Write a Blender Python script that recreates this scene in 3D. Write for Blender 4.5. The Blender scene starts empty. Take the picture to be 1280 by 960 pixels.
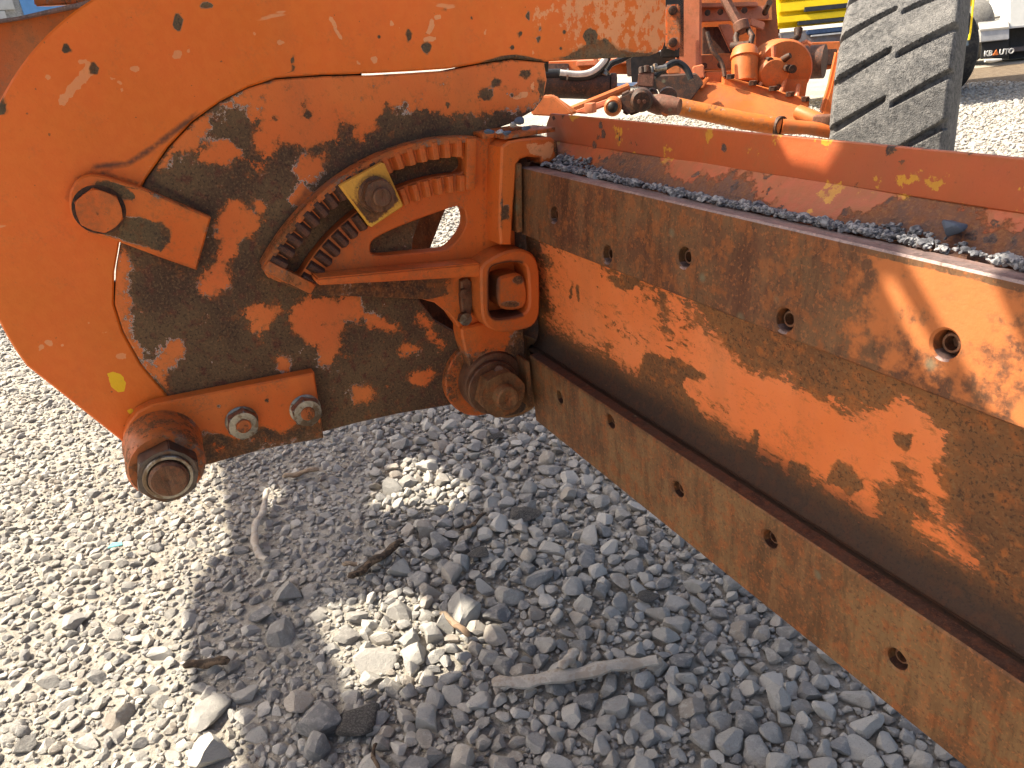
import bpy, bmesh, math, random
import numpy as np
from mathutils import Vector, Matrix
from mathutils.geometry import delaunay_2d_cdt

# ------------------------------------------------------------------ camera, world, sun, exposure
S = bpy.context.scene
COL = S.collection
FPX, CAM_H = 961.0, 1.2
PITCH, ROLL = math.radians(24.6), math.radians(5.7)
FW = np.array([0, math.cos(PITCH), -math.sin(PITCH)])
_r0 = np.array([1.0, 0, 0]); _u0 = np.cross(_r0, FW)
RT = math.cos(ROLL)*_r0 - math.sin(ROLL)*_u0
UP = np.cross(RT, FW)
CP = np.array([0, 0, CAM_H])
cam = bpy.data.cameras.new('camera'); cam_o = bpy.data.objects.new('camera', cam); COL.objects.link(cam_o)
cam.sensor_width = 36; cam.lens = 36*FPX/1280; cam.clip_start = .02; cam.clip_end = 2000
cam_o.matrix_world = Matrix(((RT[0], UP[0], -FW[0], 0), (RT[1], UP[1], -FW[1], 0), (RT[2], UP[2], -FW[2], CAM_H), (0, 0, 0, 1)))
S.camera = cam_o

SUN_AZ, SUN_EL = math.radians(-72), math.radians(50)      # clockwise from +Y
SV = np.array([math.sin(SUN_AZ)*math.cos(SUN_EL), math.cos(SUN_AZ)*math.cos(SUN_EL), math.sin(SUN_EL)])
w = bpy.data.worlds.new('World'); S.world = w; w.use_nodes = True
nt = w.node_tree; bg = nt.nodes['Background']
sky = nt.nodes.new('ShaderNodeTexSky'); sky.sky_type = 'NISHITA'; sky.sun_disc = False
sky.sun_elevation = SUN_EL; sky.sun_rotation = SUN_AZ
sky.air_density = 1.0; sky.dust_density = 6.0; sky.ozone_density = .6
nt.links.new(sky.outputs[0], bg.inputs[0]); bg.inputs[1].default_value = .10
sun = bpy.data.lights.new('sun', 'SUN'); sun.energy = 5.0; sun.angle = math.radians(.5); sun.color = (1, .91, .76)
sun_o = bpy.data.objects.new('sun', sun); COL.objects.link(sun_o)
sun_o.rotation_euler = Vector(SV).to_track_quat('Z', 'Y').to_euler(); sun_o.location = (-3, 3, 6)
S.view_settings.view_transform = 'Standard'; S.view_settings.look = 'None'
S.view_settings.gamma = 1; S.view_settings.exposure = 1.38

# ------------------------------------------------------------------ machine frame: U runs along the blade towards us, V across it
MU = np.array([.40596903, -.91388684, 0]); MV = np.array([.91388684, .40596903, 0])
MANG = math.atan2(MU[1], MU[0])
def pray(px, py): return FW*FPX + RT*(px-640) + UP*(480-py)
def at(px, py, u):                       # pixel -> (v, z) on the machine plane u
    d = pray(px, py); t = (u - CP@MU)/(d@MU); p = CP + d*t
    return (float(p@MV), float(p[2]))
def at3(px, py, u): v, z = at(px, py, u); return np.array([u, v, z])
def atv3(px, py, v):                   # pixel -> machine point on the plane v
    d = pray(px, py); t = (v - CP@MV)/(d@MV); p = CP + d*t
    return np.array([p@MU, p@MV, p[2]])
def wpt(px, py, depth): return CP + pray(px, py)/FPX*depth
def m2w(p): return p[0]*MU + p[1]*MV + np.array([0, 0, p[2]])
def w2m(p): return np.array([p@MU, p@MV, p[2]])
def mpt(px, py, depth): return w2m(wpt(px, py, depth))
def gpt(px, py, z=0.0): d = pray(px, py); return CP + d*((z-CAM_H)/d[2])
def proj_m(P):                           # machine coords (N,3) -> pixels (N,2)
    P = np.asarray(P, float); Wd = P[:, :1]*MU + P[:, 1:2]*MV; Wd[:, 2] += P[:, 2]
    q = Wd - CP; z = np.maximum(q@FW, .05)
    return np.stack([640 + FPX*(q@RT)/z, 480 - FPX*(q@UP)/z], 1)
def proj_w(P):
    q = np.asarray(P, float) - CP; z = np.maximum(q@FW, .05)
    return np.stack([640 + FPX*(q@RT)/z, 480 - FPX*(q@UP)/z], 1)

rng = np.random.default_rng(7); random.seed(7)

# ------------------------------------------------------------------ materials
def nodes_of(m): m.use_nodes = True; t = m.node_tree; return t, t.nodes, t.links
class NB:                                # tiny node builder
    def __init__(s, name):
        s.m = bpy.data.materials.new(name); s.m.use_nodes = True; s.t = s.m.node_tree; s.n = s.t.nodes; s.l = s.t.links
        s.b = s.n['Principled BSDF']; s.tc = s.n.new('ShaderNodeTexCoord')
    def put(s, sock, v):
        if isinstance(v, bpy.types.NodeSocket): s.l.new(v, sock)
        else: sock.default_value = v
    def noise(s, scale, detail=4, rough=.55, vec=None, dist=0):
        x = s.n.new('ShaderNodeTexNoise'); x.inputs['Scale'].default_value = scale; x.inputs['Detail'].default_value = detail
        x.inputs['Roughness'].default_value = rough; x.inputs['Distortion'].default_value = dist
        s.l.new(vec or s.tc.outputs['Object'], x.inputs['Vector']); return x.outputs['Fac']
    def vor(s, scale, feature='F1', vec=None):
        x = s.n.new('ShaderNodeTexVoronoi'); x.inputs['Scale'].default_value = scale; x.feature = feature
        s.l.new(vec or s.tc.outputs['Object'], x.inputs['Vector']); return x.outputs['Distance']
    def mapv(s, scale=(1, 1, 1), rot=(0, 0, 0)):
        x = s.n.new('ShaderNodeMapping'); x.inputs['Scale'].default_value = scale; x.inputs['Rotation'].default_value = rot
        s.l.new(s.tc.outputs['Object'], x.inputs['Vector']); return x.outputs[0]
    def math(s, op, a, b=0.0, c=None):
        x = s.n.new('ShaderNodeMath'); x.operation = op; s.put(x.inputs[0], a); s.put(x.inputs[1], b)
        if c is not None: s.put(x.inputs[2], c)
        return x.outputs[0]
    def ramp(s, v, a, b, lo=0.0, hi=1.0):
        x = s.n.new('ShaderNodeMapRange'); x.interpolation_type = 'SMOOTHSTEP'; s.put(x.inputs[0], v)
        x.inputs[1].default_value = a; x.inputs[2].default_value = b; x.inputs[3].default_value = lo; x.inputs[4].default_value = hi
        return x.outputs[0]
    def mix(s, f, a, b):
        x = s.n.new('ShaderNodeMix'); x.data_type = 'RGBA'; s.put(x.inputs[0], f)
        for i, v in ((6, a), (7, b)):
            s.put(x.inputs[i], v if isinstance(v, bpy.types.NodeSocket) else (*v[:3], 1))
        return x.outputs[2]
    def attr(s, name):
        x = s.n.new('ShaderNodeAttribute'); x.attribute_name = name; return x.outputs['Fac']
    def bump(s, h, dist=.001, strength=1.0, normal=None):
        x = s.n.new('ShaderNodeBump'); x.inputs['Distance'].default_value = dist; x.inputs['Strength'].default_value = strength
        s.put(x.inputs['Height'], h)
        if normal: s.l.new(normal, x.inputs['Normal'])
        return x.outputs[0]
    def done(s, col, rough, normal=None, metal=0.0):
        s.put(s.b.inputs['Base Color'], col if isinstance(col, bpy.types.NodeSocket) else (*col[:3], 1)); s.put(s.b.inputs['Roughness'], rough)
        s.put(s.b.inputs['Metallic'], metal)
        s.b.inputs['Specular IOR Level'].default_value = .28 if not metal or isinstance(metal, float) and metal < .5 else .5
        if normal: s.l.new(normal, s.b.inputs['Normal'])
        return s.m

ORANGE = (.80, .155, .020); ORANGE2 = (.82, .20, .034); RED_OR = (.46, .105, .025); PEACH = (.82, .33, .10)
def painted(name, base=ORANGE, base2=ORANGE2, bias=.6, ragged=.5, fine=.25, fleck=.5, metal_a=(.045, .030, .020), metal_b=(.105, .075, .036),
            metal_c=(.13, .055, .022), light=(.80, .36, .16), fade=0.0, rough=.5, nscale=28, dust=.25, yellow=0.0, speck=.0, scuff=0.0, stain=.35, streaky=0.0, vmap=None, sr=.10, sg=.5, ss=22):
    """old paint over rusty steel. attributes: wear (+ keeps paint, - bare), light (+ undercoat shows), grime (0..1)"""
    k = NB(name)
    vm = k.mapv(vmap) if vmap else None
    n1 = k.noise(nscale, 10, .74, vm); n2 = k.noise(nscale*6, 6, .7, vm); n3 = k.noise(5.5, 4, .55); n4 = k.noise(60, 5, .6); n5 = k.noise(240, 3, .6)
    val = k.math('ADD', k.attr('wear'), bias)
    val = k.math('MULTIPLY_ADD', k.math('SUBTRACT', n1, .5), ragged*2, val)
    val = k.math('MULTIPLY_ADD', k.math('SUBTRACT', n2, .5), fine*2, val)
    if speck: # small isolated pits
        val = k.math('SUBTRACT', val, k.math('MULTIPLY', k.ramp(k.math('MULTIPLY_ADD', k.math('SUBTRACT', n2, .5), sr*3.2, k.vor(ss)), sr, sr*.6), k.math('MULTIPLY', k.ramp(k.noise(9, 2), sg, sg+.1), speck)))
    mask = k.ramp(val, -.03, .03)
    dk = k.noise(210, 6, .72)
    # paint layer
    pc = k.mix(k.ramp(n3, .35, .68), base, base2)
    lv = k.math('ADD', k.attr('light'), k.math('MULTIPLY', k.math('SUBTRACT', n4, .5), 1.1)); lv = k.math('MULTIPLY_ADD', k.math('SUBTRACT', n1, .5), .8, lv)
    if streaky:
        st = k.noise(26, 7, .7, k.mapv((1, 1, .22), (.25, 0, 0))); lv = k.math('MULTIPLY_ADD', k.math('SUBTRACT', st, .5), k.math('MULTIPLY', k.attr('light'), streaky), lv)
    pc = k.mix(k.math('MULTIPLY', k.ramp(lv, .42, .50), .85), pc, light)
    pc = k.mix(k.math('MULTIPLY', k.ramp(k.noise(2.6, 5, .6), .40, .66), .30), pc, (.62, .115, .006))
    if scuff:
        a_ = k.ramp(k.noise(34, 3, .5, k.mapv((1, .22, 1), (.6, 0, 0))), .735, .76); b_ = k.ramp(k.noise(40, 3, .5, k.mapv((1, 1, .18), (-.3, 0, 0))), .74, .765)
        pc = k.mix(k.math('MULTIPLY', k.math('MAXIMUM', a_, b_), scuff), pc, light)
        pc = k.mix(k.math('MULTIPLY', k.ramp(k.noise(95, 2, .5), .73, .76), scuff), pc, (.10, .05, .025))
        pc = k.mix(k.math('MULTIPLY', k.ramp(n4, .40, .62), .10), pc, (.88, .27, .05))
    pc = k.mix(k.ramp(k.math('MULTIPLY_ADD', k.math('SUBTRACT', n1, .5), .6, k.attr('yel')), .2, .3), pc, (.86, .50, .010))
    if yellow: pc = k.mix(k.ramp(k.noise(14, 6, .65), .67-.1*yellow, .69-.1*yellow), pc, (.55, .27, .03))
    streak = k.noise(9, 5, .6, k.mapv((1, 1, .12)))
    pc = k.mix(k.math('MULTIPLY', k.ramp(streak, .5, .75), .35*dust*2), pc, (.30, .13, .05))
    pc = k.mix(k.math('MULTIPLY', k.math('MULTIPLY', k.ramp(val, .55, .0), k.ramp(n4, .38, .58)), .6), pc, (.27, .10, .032))
    pc = k.mix(k.math('MULTIPLY', k.ramp(dk, .60, .68), dust*1.2), pc, (.14, .06, .03))
    pc = k.mix(k.math('MULTIPLY', k.math('MULTIPLY', k.ramp(k.noise(17, 7, .7), .52, .64), k.ramp(dk, .42, .58)), dust), pc, (.32, .12, .045))
    # bare metal
    mc = k.mix(k.ramp(n3, .38, .62), metal_a, metal_b); mc = k.mix(k.ramp(n4, .5, .66), mc, metal_c)
    mc = k.mix(k.math('MULTIPLY', k.ramp(n5, .52, .64), .45), mc, (.24, .14, .065)); mc = k.mix(k.math('MULTIPLY', k.ramp(dk, .52, .62), .7), mc, (.030, .018, .013))
    mc = k.mix(k.math('MULTIPLY', k.ramp(k.math('MULTIPLY_ADD', k.math('SUBTRACT', n4, .5), .9, val), -.55, .05), stain), mc, (.36, .12, .03))
    col = k.mix(mask, mc, pc)
    edge = k.math('MULTIPLY', k.ramp(val, -.16, -.06), k.ramp(val, .03, -.01))
    col = k.mix(k.math('MULTIPLY', k.math('MULTIPLY', edge, k.ramp(k.noise(11, 3), .5, .60)), fleck), col, (.62, .58, .52))
    g = k.math('ADD', k.attr('grime'), k.math('MULTIPLY', k.math('SUBTRACT', n1, .5), .7))
    col = k.mix(k.math('MULTIPLY', k.ramp(g, .25, .75), .85), col, (.042, .028, .021))
    h = k.math('MULTIPLY_ADD', n3, 2.2, k.math('MULTIPLY', mask, .55)); h = k.math('ADD', h, k.math('MULTIPLY_ADD', n5, k.math('MULTIPLY_ADD', mask, -.38, .5), k.math('MULTIPLY', n4, .25)))
    rg = k.math('MULTIPLY_ADD', mask, rough-.72, k.math('MULTIPLY_ADD', n4, .2, .62))
    return k.done(col, rg, k.bump(h, .0022, .8), 0.0)

def rust(name, a=(.10, .045, .022), b=(.16, .085, .035), c=(.26, .085, .025), orange=0.0, rough=.62, metal=.15, scale=1.0, scratch=(1, 1, 1)):
    k = NB(name); s = scale
    v = k.mapv(scratch)
    n1 = k.noise(9*s, 7, .62, v); n2 = k.noise(45*s, 5, .65, v); n3 = k.noise(210*s, 3, .6); n4 = k.noise(3*s, 4)
    dk = k.noise(190*s, 8, .75); st = k.noise(34*s, 7, .72, k.mapv((1, 1, .14)))
    col = k.mix(k.ramp(n1, .40, .60), a, b); col = k.mix(k.math('MULTIPLY', k.ramp(n2, .48, .62), .85), col, c)
    col = k.mix(k.math('MULTIPLY', k.ramp(st, .50, .64), .55), col, tuple(x*.5 for x in a)); col = k.mix(k.math('MULTIPLY', k.ramp(st, .48, .36), .35), col, tuple(min(1, x*1.5) for x in b))
    col = k.mix(k.math('MULTIPLY', k.ramp(dk, .52, .64), .55), col, (.045, .026, .018)); col = k.mix(k.math('MULTIPLY', k.ramp(n3, .56, .66), .45), col, tuple(min(1, x*1.6) for x in c))
    o = k.math('ADD', k.attr('wear'), orange)
    o = k.math('MULTIPLY_ADD', k.math('SUBTRACT', n1, .5), 1.1, o); o = k.math('MULTIPLY_ADD', k.math('SUBTRACT', n2, .5), .8, o)
    col = k.mix(k.math('MULTIPLY', k.ramp(o, .40, .62), .8), col, (.52, .165, .05))
    col = k.mix(k.math('MULTIPLY', k.ramp(k.vor(16*s), .16, .05), k.math('MULTIPLY', k.ramp(n4, .52, .58), .7)), col, (.17, .16, .10))
    g = k.math('ADD', k.attr('grime'), k.math('MULTIPLY', k.math('SUBTRACT', n1, .5), .7))
    col = k.mix(k.math('MULTIPLY', k.ramp(g, .2, .8), .85), col, (.040, .026, .020))
    h = k.math('ADD', k.math('MULTIPLY', n2, .5), k.math('MULTIPLY', n3, .35))
    return k.done(col, k.math('MULTIPLY_ADD', n2, .3, rough-.15), k.bump(h, .0016, .7), metal)

def plain(name, col, rough=.6, metal=0.0, vary=.25, scale=30, dirt=None, bump=.0008):
    k = NB(name); n1 = k.noise(scale, 5, .6); n2 = k.noise(scale*.2, 3)
    dk = tuple(c*(1-vary) for c in col); lt = tuple(min(1, c*(1+vary*.5)) for c in col)
    c = k.mix(k.ramp(n1, .3, .7), dk, lt)
    if dirt: c = k.mix(k.math('MULTIPLY', k.ramp(k.math('ADD', n1, k.math('SUBTRACT', n2, .5)), .45, .62), .8), c, dirt)
    return k.done(c, k.math('MULTIPLY_ADD', n1, .2, rough-.1), k.bump(n1, bump, .6), metal)

M = {}
M['arm'] = painted('orange_arm_paint', ORANGE, (.74, .16, .016), bias=.75, ragged=.30, fine=.14, fleck=.35, speck=.30, dust=.15, rough=.42, scuff=.7, streaky=2.2, metal_a=(.075, .05, .032), metal_b=(.14, .10, .055))
M['disc'] = painted('chipped_plate_paint', (.70, .150, .034), (.74, .20, .045), bias=0.02, ragged=1.9, fine=1.1, fleck=.8, nscale=26, metal_a=(.080, .042, .023), metal_b=(.145, .085, .040), metal_c=(.115, .043, .025))
M['clip'] = painted('clip_paint', (.66, .125, .018), (.70, .17, .03), bias=.14, ragged=1.0, fine=.6, fleck=.5, dust=.5, metal_a=(.06, .035, .022), metal_b=(.13, .085, .04))
M['cast'] = painted('casting_paint', (.60, .115, .022), (.66, .16, .03), bias=.29, ragged=.75, fine=.45, fleck=.25, dust=.7, speck=.7, metal_a=(.05, .027, .018), metal_b=(.11, .055, .028))
M['cast_worn'] = painted('worn_casting_paint', (.56, .115, .022), (.50, .13, .03), bias=.05, ragged=.5, fine=.3, fleck=.15, dust=.6, metal_a=(.07, .035, .022), metal_b=(.14, .07, .03))
M['blade'] = painted('blade_sheet_paint', (.80, .205, .058), (.84, .25, .085), bias=.0, ragged=1.7, fine=1.5, vmap=(.45, 1, 1), fleck=.06, nscale=20, metal_a=(.165, .070, .028), metal_b=(.235, .098, .034), metal_c=(.36, .115, .03), dust=.35, stain=.4, scuff=.35, speck=.8)
M['lip'] = painted('red_brown_lip_paint', (.335, .080, .036), (.38, .090, .036), bias=.30, ragged=.38, fine=.16, fleck=0, yellow=.75, speck=1.7, sr=.29, sg=.49, ss=38, metal_a=(.065, .04, .035), metal_b=(.09, .06, .055), metal_c=(.10, .045, .03), dust=.35, nscale=16)
M['rail'] = rust('upper_rail_rust', (.125, .052, .027), (.165, .085, .040), (.26, .090, .030))
M['rail_low'] = rust('lower_rail_rust', (.155, .072, .032), (.225, .122, .052), (.28, .098, .034), orange=-.25)
M['rail_top'] = rust('rail_top_steel', (.20, .145, .135), (.26, .19, .17), (.30, .19, .16), orange=-.6, rough=.5, metal=.3, scratch=(.1, 1, 1))
M['dark_rust'] = rust('dark_rust', (.06, .032, .024), (.095, .05, .035), (.14, .055, .03), orange=-.5, scale=2)
M['rod_paint'] = painted('oily_rod_paint', (.50, .135, .02), (.54, .17, .03), bias=.22, ragged=.9, fine=.5, dust=1.0, nscale=12, metal_a=(.03, .025, .02), metal_b=(.07, .055, .03))
M['bolt'] = rust('bolt_rust', (.11, .055, .034), (.17, .09, .05), (.20, .08, .04), orange=-.5, scale=3, rough=.5, metal=.4)
M['steel'] = plain('zinc_steel', (.34, .31, .26), .38, .85, .35, 90, (.12, .07, .035))
M['yellow'] = painted('yellow_clamp_paint', (.72, .38, .045), (.76, .45, .08), bias=.22, ragged=.5, fine=.6, fleck=.1, metal_a=(.07, .035, .025), metal_b=(.13, .07, .03), nscale=50)
M['grease'] = plain('black_grease', (.018, .015, .012), .45, 0, .4, 60)
M['bg_orange'] = painted('far_orange_paint', (.48, .115, .025), (.54, .17, .05), bias=.34, ragged=.8, fine=.5, fleck=.1, dust=1.0, nscale=14, metal_a=(.05, .03, .02), metal_b=(.10, .06, .03))
M['bg_pink'] = painted('faded_pink_orange_paint', (.50, .20, .11), (.52, .17, .08), bias=.42, ragged=.7, fine=.4, fleck=.1, dust=.8, nscale=16)
M['bg_dark'] = rust('oily_dark_metal', (.035, .022, .016), (.065, .04, .028), (.12, .05, .025), orange=-.5)
M['bg_brown'] = rust('brown_valve_metal', (.13, .06, .035), (.17, .08, .05), (.2, .08, .05), orange=-.4)
M['chrome'] = plain('chrome_rod', (.7, .7, .68), .12, 1.0, .1, 60)
M['rubber_hose'] = plain('hose_rubber', (.02, .02, .02), .42, 0, .3, 120)
M['white_sleeve'] = plain('grey_sleeve', (.55, .54, .50), .5, 0, .2, 60)

# ------------------------------------------------------------------ object helpers
def tag(o, label=None, cat=None, group=None, kind=None):
    if label: o['label'] = label
    if cat: o['category'] = cat
    if group: o['group'] = group
    if kind: o['kind'] = kind
    return o
def empty(name, loc=(0, 0, 0), rz=0):
    o = bpy.data.objects.new(name, None); COL.objects.link(o); o.location = loc; o.rotation_euler = (0, 0, rz); o.empty_display_size = .2; return o
def link(name, me, mat=None, parent=None, loc=None):
    o = bpy.data.objects.new(name, me); COL.objects.link(o)
    if mat is not None and not me.materials: me.materials.append(mat)
    if parent is not None: o.parent = parent
    if loc is not None: o.location = loc
    return o
def finish(me, angle=35):
    for p in me.polygons: p.use_smooth = True
    me.set_sharp_from_angle(angle=math.radians(angle))
def orth(n):
    n = np.asarray(n, float)/np.linalg.norm(n); a = np.array([0, 0, 1.0]) if abs(n[2]) < .9 else np.array([1.0, 0, 0])
    x = np.cross(a, n); x /= np.linalg.norm(x); return x, np.cross(n, x), n
class MB:
    def __init__(s): s.v = []; s.f = []
    def add(s, vs, fs):
        b = len(s.v); s.v += [tuple(map(float, x)) for x in vs]; s.f += [tuple(b+i for i in f) for f in fs]; return s
    def box(s, c, size, ax=None, bev=0.0):
        ax = np.eye(3) if ax is None else np.asarray(ax, float); h = np.asarray(size, float)/2; c = np.asarray(c, float)
        bm = bmesh.new(); bmesh.ops.create_cube(bm, size=1)
        for v in bm.verts: v.co = Vector((v.co.x*2*h[0], v.co.y*2*h[1], v.co.z*2*h[2]))
        if bev: bmesh.ops.bevel(bm, geom=bm.edges[:], offset=bev, segments=2, affect='EDGES', profile=.6)
        bm.verts.index_update()
        s.add([c + ax.T@np.array(v.co) for v in bm.verts], [[v.index for v in f.verts] for f in bm.faces]); bm.free(); return s
    def lathe(s, p0, axis, prof, n=32, ph=0.0, cap=True):
        """prof: list of (distance along axis, radius)"""
        x, y, a = orth(axis); p0 = np.asarray(p0, float); vs = []; fs = []
        for d, r in prof:
            for i in range(n):
                t = 2*math.pi*i/n + ph; vs.append(p0 + a*d + (x*math.cos(t) + y*math.sin(t))*r)
        for j in range(len(prof)-1):
            for i in range(n): fs.append((j*n+i, j*n+(i+1) % n, (j+1)*n+(i+1) % n, (j+1)*n+i))
        if cap: fs.append(tuple(range(n))[::-1]); fs.append(tuple((len(prof)-1)*n+i for i in range(n)))
        return s.add(vs, fs)
    def cyl(s, p0, p1, r, r1=None, n=20, bev=0.0):
        p0 = np.asarray(p0, float); p1 = np.asarray(p1, float); L = np.linalg.norm(p1-p0); r1 = r if r1 is None else r1
        pr = [(0, r), (L, r1)] if not bev else [(0, r-bev), (bev, r), (L-bev, r1), (L, r1-bev)]
        return s.lathe(p0, p1-p0, pr, n)
    def hexa(s, p0, axis, r, h, ph=0.0, cham=.12):
        x, y, a = orth(axis); p0 = np.asarray(p0, float)
        ring = lambda d, rr: [p0 + a*d + (x*math.cos(math.pi/3*i+ph) + y*math.sin(math.pi/3*i+ph))*rr for i in range(6)]
        vs = ring(0, r) + ring(h*.86, r); fs = [(i, (i+1) % 6, 6+(i+1) % 6, 6+i) for i in range(6)]
        n = 24; R = r*(1-cham)
        top = [p0 + a*h + (x*math.cos(2*math.pi*i/n+ph) + y*math.sin(2*math.pi*i/n+ph))*R for i in range(n)]
        b = 12; vs += top
        for i in range(6):
            q = [b + (4*i+j) % n for j in range(5)]
            fs.append((6+i, 6+(i+1) % 6, q[4], q[3], q[2], q[1], q[0]))
        fs.append(tuple(range(b, b+n))); fs.append(tuple(range(6))[::-1]); return s.add(vs, fs)
    def tube(s, pts, r, n=12):
        pts = [np.asarray(p, float) for p in pts]; vs = []; fs = []; X = None
        for i, p in enumerate(pts):
            d = pts[min(i+1, len(pts)-1)] - pts[max(i-1, 0)]; d /= np.linalg.norm(d)
            if X is None: X, Y, _ = orth(d)
            else: X = X - d*(X@d); X /= np.linalg.norm(X); Y = np.cross(d, X)
            rr = r[i] if isinstance(r, (list, tuple, np.ndarray)) else r
            vs += [p + (X*math.cos(2*math.pi*k/n) + Y*math.sin(2*math.pi*k/n))*rr for k in range(n)]
        for j in range(len(pts)-1):
            for k in range(n): fs.append((j*n+k, j*n+(k+1) % n, (j+1)*n+(k+1) % n, (j+1)*n+k))
        fs.append(tuple(range(n))[::-1]); fs.append(tuple((len(pts)-1)*n+k for k in range(n))); return s.add(vs, fs)
    def prism(s, front, off):
        front = [np.asarray(p, float) for p in front]; off = np.asarray(off, float); n = len(front)
        nrm = sum((np.cross(front[i], front[(i+1) % n]) for i in range(n)), np.zeros(3))
        if nrm@off > 0: front = front[::-1]
        return s.add(front + [p+off for p in front], [tuple(range(n)), tuple(range(n, 2*n))[::-1]] + [((i+1) % n, i, n+i, n+(i+1) % n) for i in range(n)])
    def mesh(s, name, bev=0.0, angle=35, segs=2):
        me = bpy.data.meshes.new(name); me.from_pydata(s.v, [], s.f); me.update()
        if bev:
            bm = bmesh.new(); bm.from_mesh(me); bmesh.ops.recalc_face_normals(bm, faces=bm.faces[:])
            ed = [e for e in bm.edges if len(e.link_faces) == 2 and e.calc_face_angle(0) > math.radians(32)]
            bmesh.ops.bevel(bm, geom=ed, offset=bev, segments=segs, affect='EDGES', clamp_overlap=True)
            bm.to_mesh(me); bm.free()
        finish(me, angle); return me
    def build(s, name, mat, parent=None, bev=0.0, angle=35, loc=None):
        return link(name, s.mesh(name, bev, angle), mat, parent, loc)

def inside(P, poly):
    poly = np.asarray(poly, float); x, y = P[:, 0], P[:, 1]; c = np.zeros(len(P), bool)
    a = poly; b = np.roll(poly, -1, 0)
    for (x0, y0), (x1, y1) in zip(a, b):
        m = ((y0 > y) != (y1 > y)) & (x < (x1-x0)*(y-y0)/((y1-y0) + 1e-12) + x0); c ^= m
    return c
def sdf(P, poly):                        # positive inside
    poly = np.asarray(poly, float); d = np.full(len(P), 1e9)
    for a, b in zip(poly, np.roll(poly, -1, 0)):
        ab = b-a; t = np.clip(((P-a)@ab)/max(ab@ab, 1e-12), 0, 1); q = P - a - t[:, None]*ab; d = np.minimum(d, (q*q).sum(1))
    d = np.sqrt(d); return np.where(inside(P, poly), d, -d)
def sdf_any(P, polys):
    d = np.full(len(P), -1e9)
    for p in polys: d = np.maximum(d, sdf(P, p))
    return d
def spot(P, spots):                      # spots: (x, y, rx[, ry]) -> signed px distance, + inside
    d = np.full(len(P), -1e9)
    for sp in spots:
        x, y, rx = sp[:3]; ry = sp[3] if len(sp) > 3 else rx
        d = np.maximum(d, (1-np.hypot((P[:, 0]-x)/rx, (P[:, 1]-y)/ry))*min(rx, ry))
    return d
def stroke(P, line, wd):
    line = np.asarray(line, float); d = np.full(len(P), 1e9)
    for a, b in zip(line[:-1], line[1:]):
        ab = b-a; t = np.clip(((P-a)@ab)/(ab@ab), 0, 1); q = P-a-t[:, None]*ab; d = np.minimum(d, np.sqrt((q*q).sum(1)))
    return wd-d
def catmull(pts, n=5, closed=False):
    P = np.asarray(pts, float); N = len(P); out = []
    for i in range(N if closed else N-1):
        p0, p1, p2, p3 = (P[(i-1) % N] if closed or i else P[0]), P[i], P[(i+1) % N], (P[(i+2) % N] if closed or i+2 < N else P[-1])
        for j in range(n):
            t = j/n; out.append(.5*((2*p1) + (p2-p0)*t + (2*p0-5*p1+4*p2-p3)*t*t + (3*p1-p0-3*p2+p3)*t**3))
    if not closed: out.append(P[-1])
    return [tuple(p) for p in out]
def offset_poly(P, d):                   # inward offset of a CCW polygon
    P = np.asarray(P, float); e = np.roll(P, -1, 0)-P; L = np.linalg.norm(e, axis=1, keepdims=True); e = e/np.maximum(L, 1e-9)
    n = np.stack([-e[:, 1], e[:, 0]], 1); m = n + np.roll(n, 1, 0); q = (m*m).sum(1, keepdims=True)
    m = 2*m/np.maximum(q, .5); return P + m*d
def area2(P): P = np.asarray(P); Q = np.roll(P, -1, 0); return (P[:, 0]*Q[:, 1]-P[:, 1]*Q[:, 0]).sum()
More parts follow.
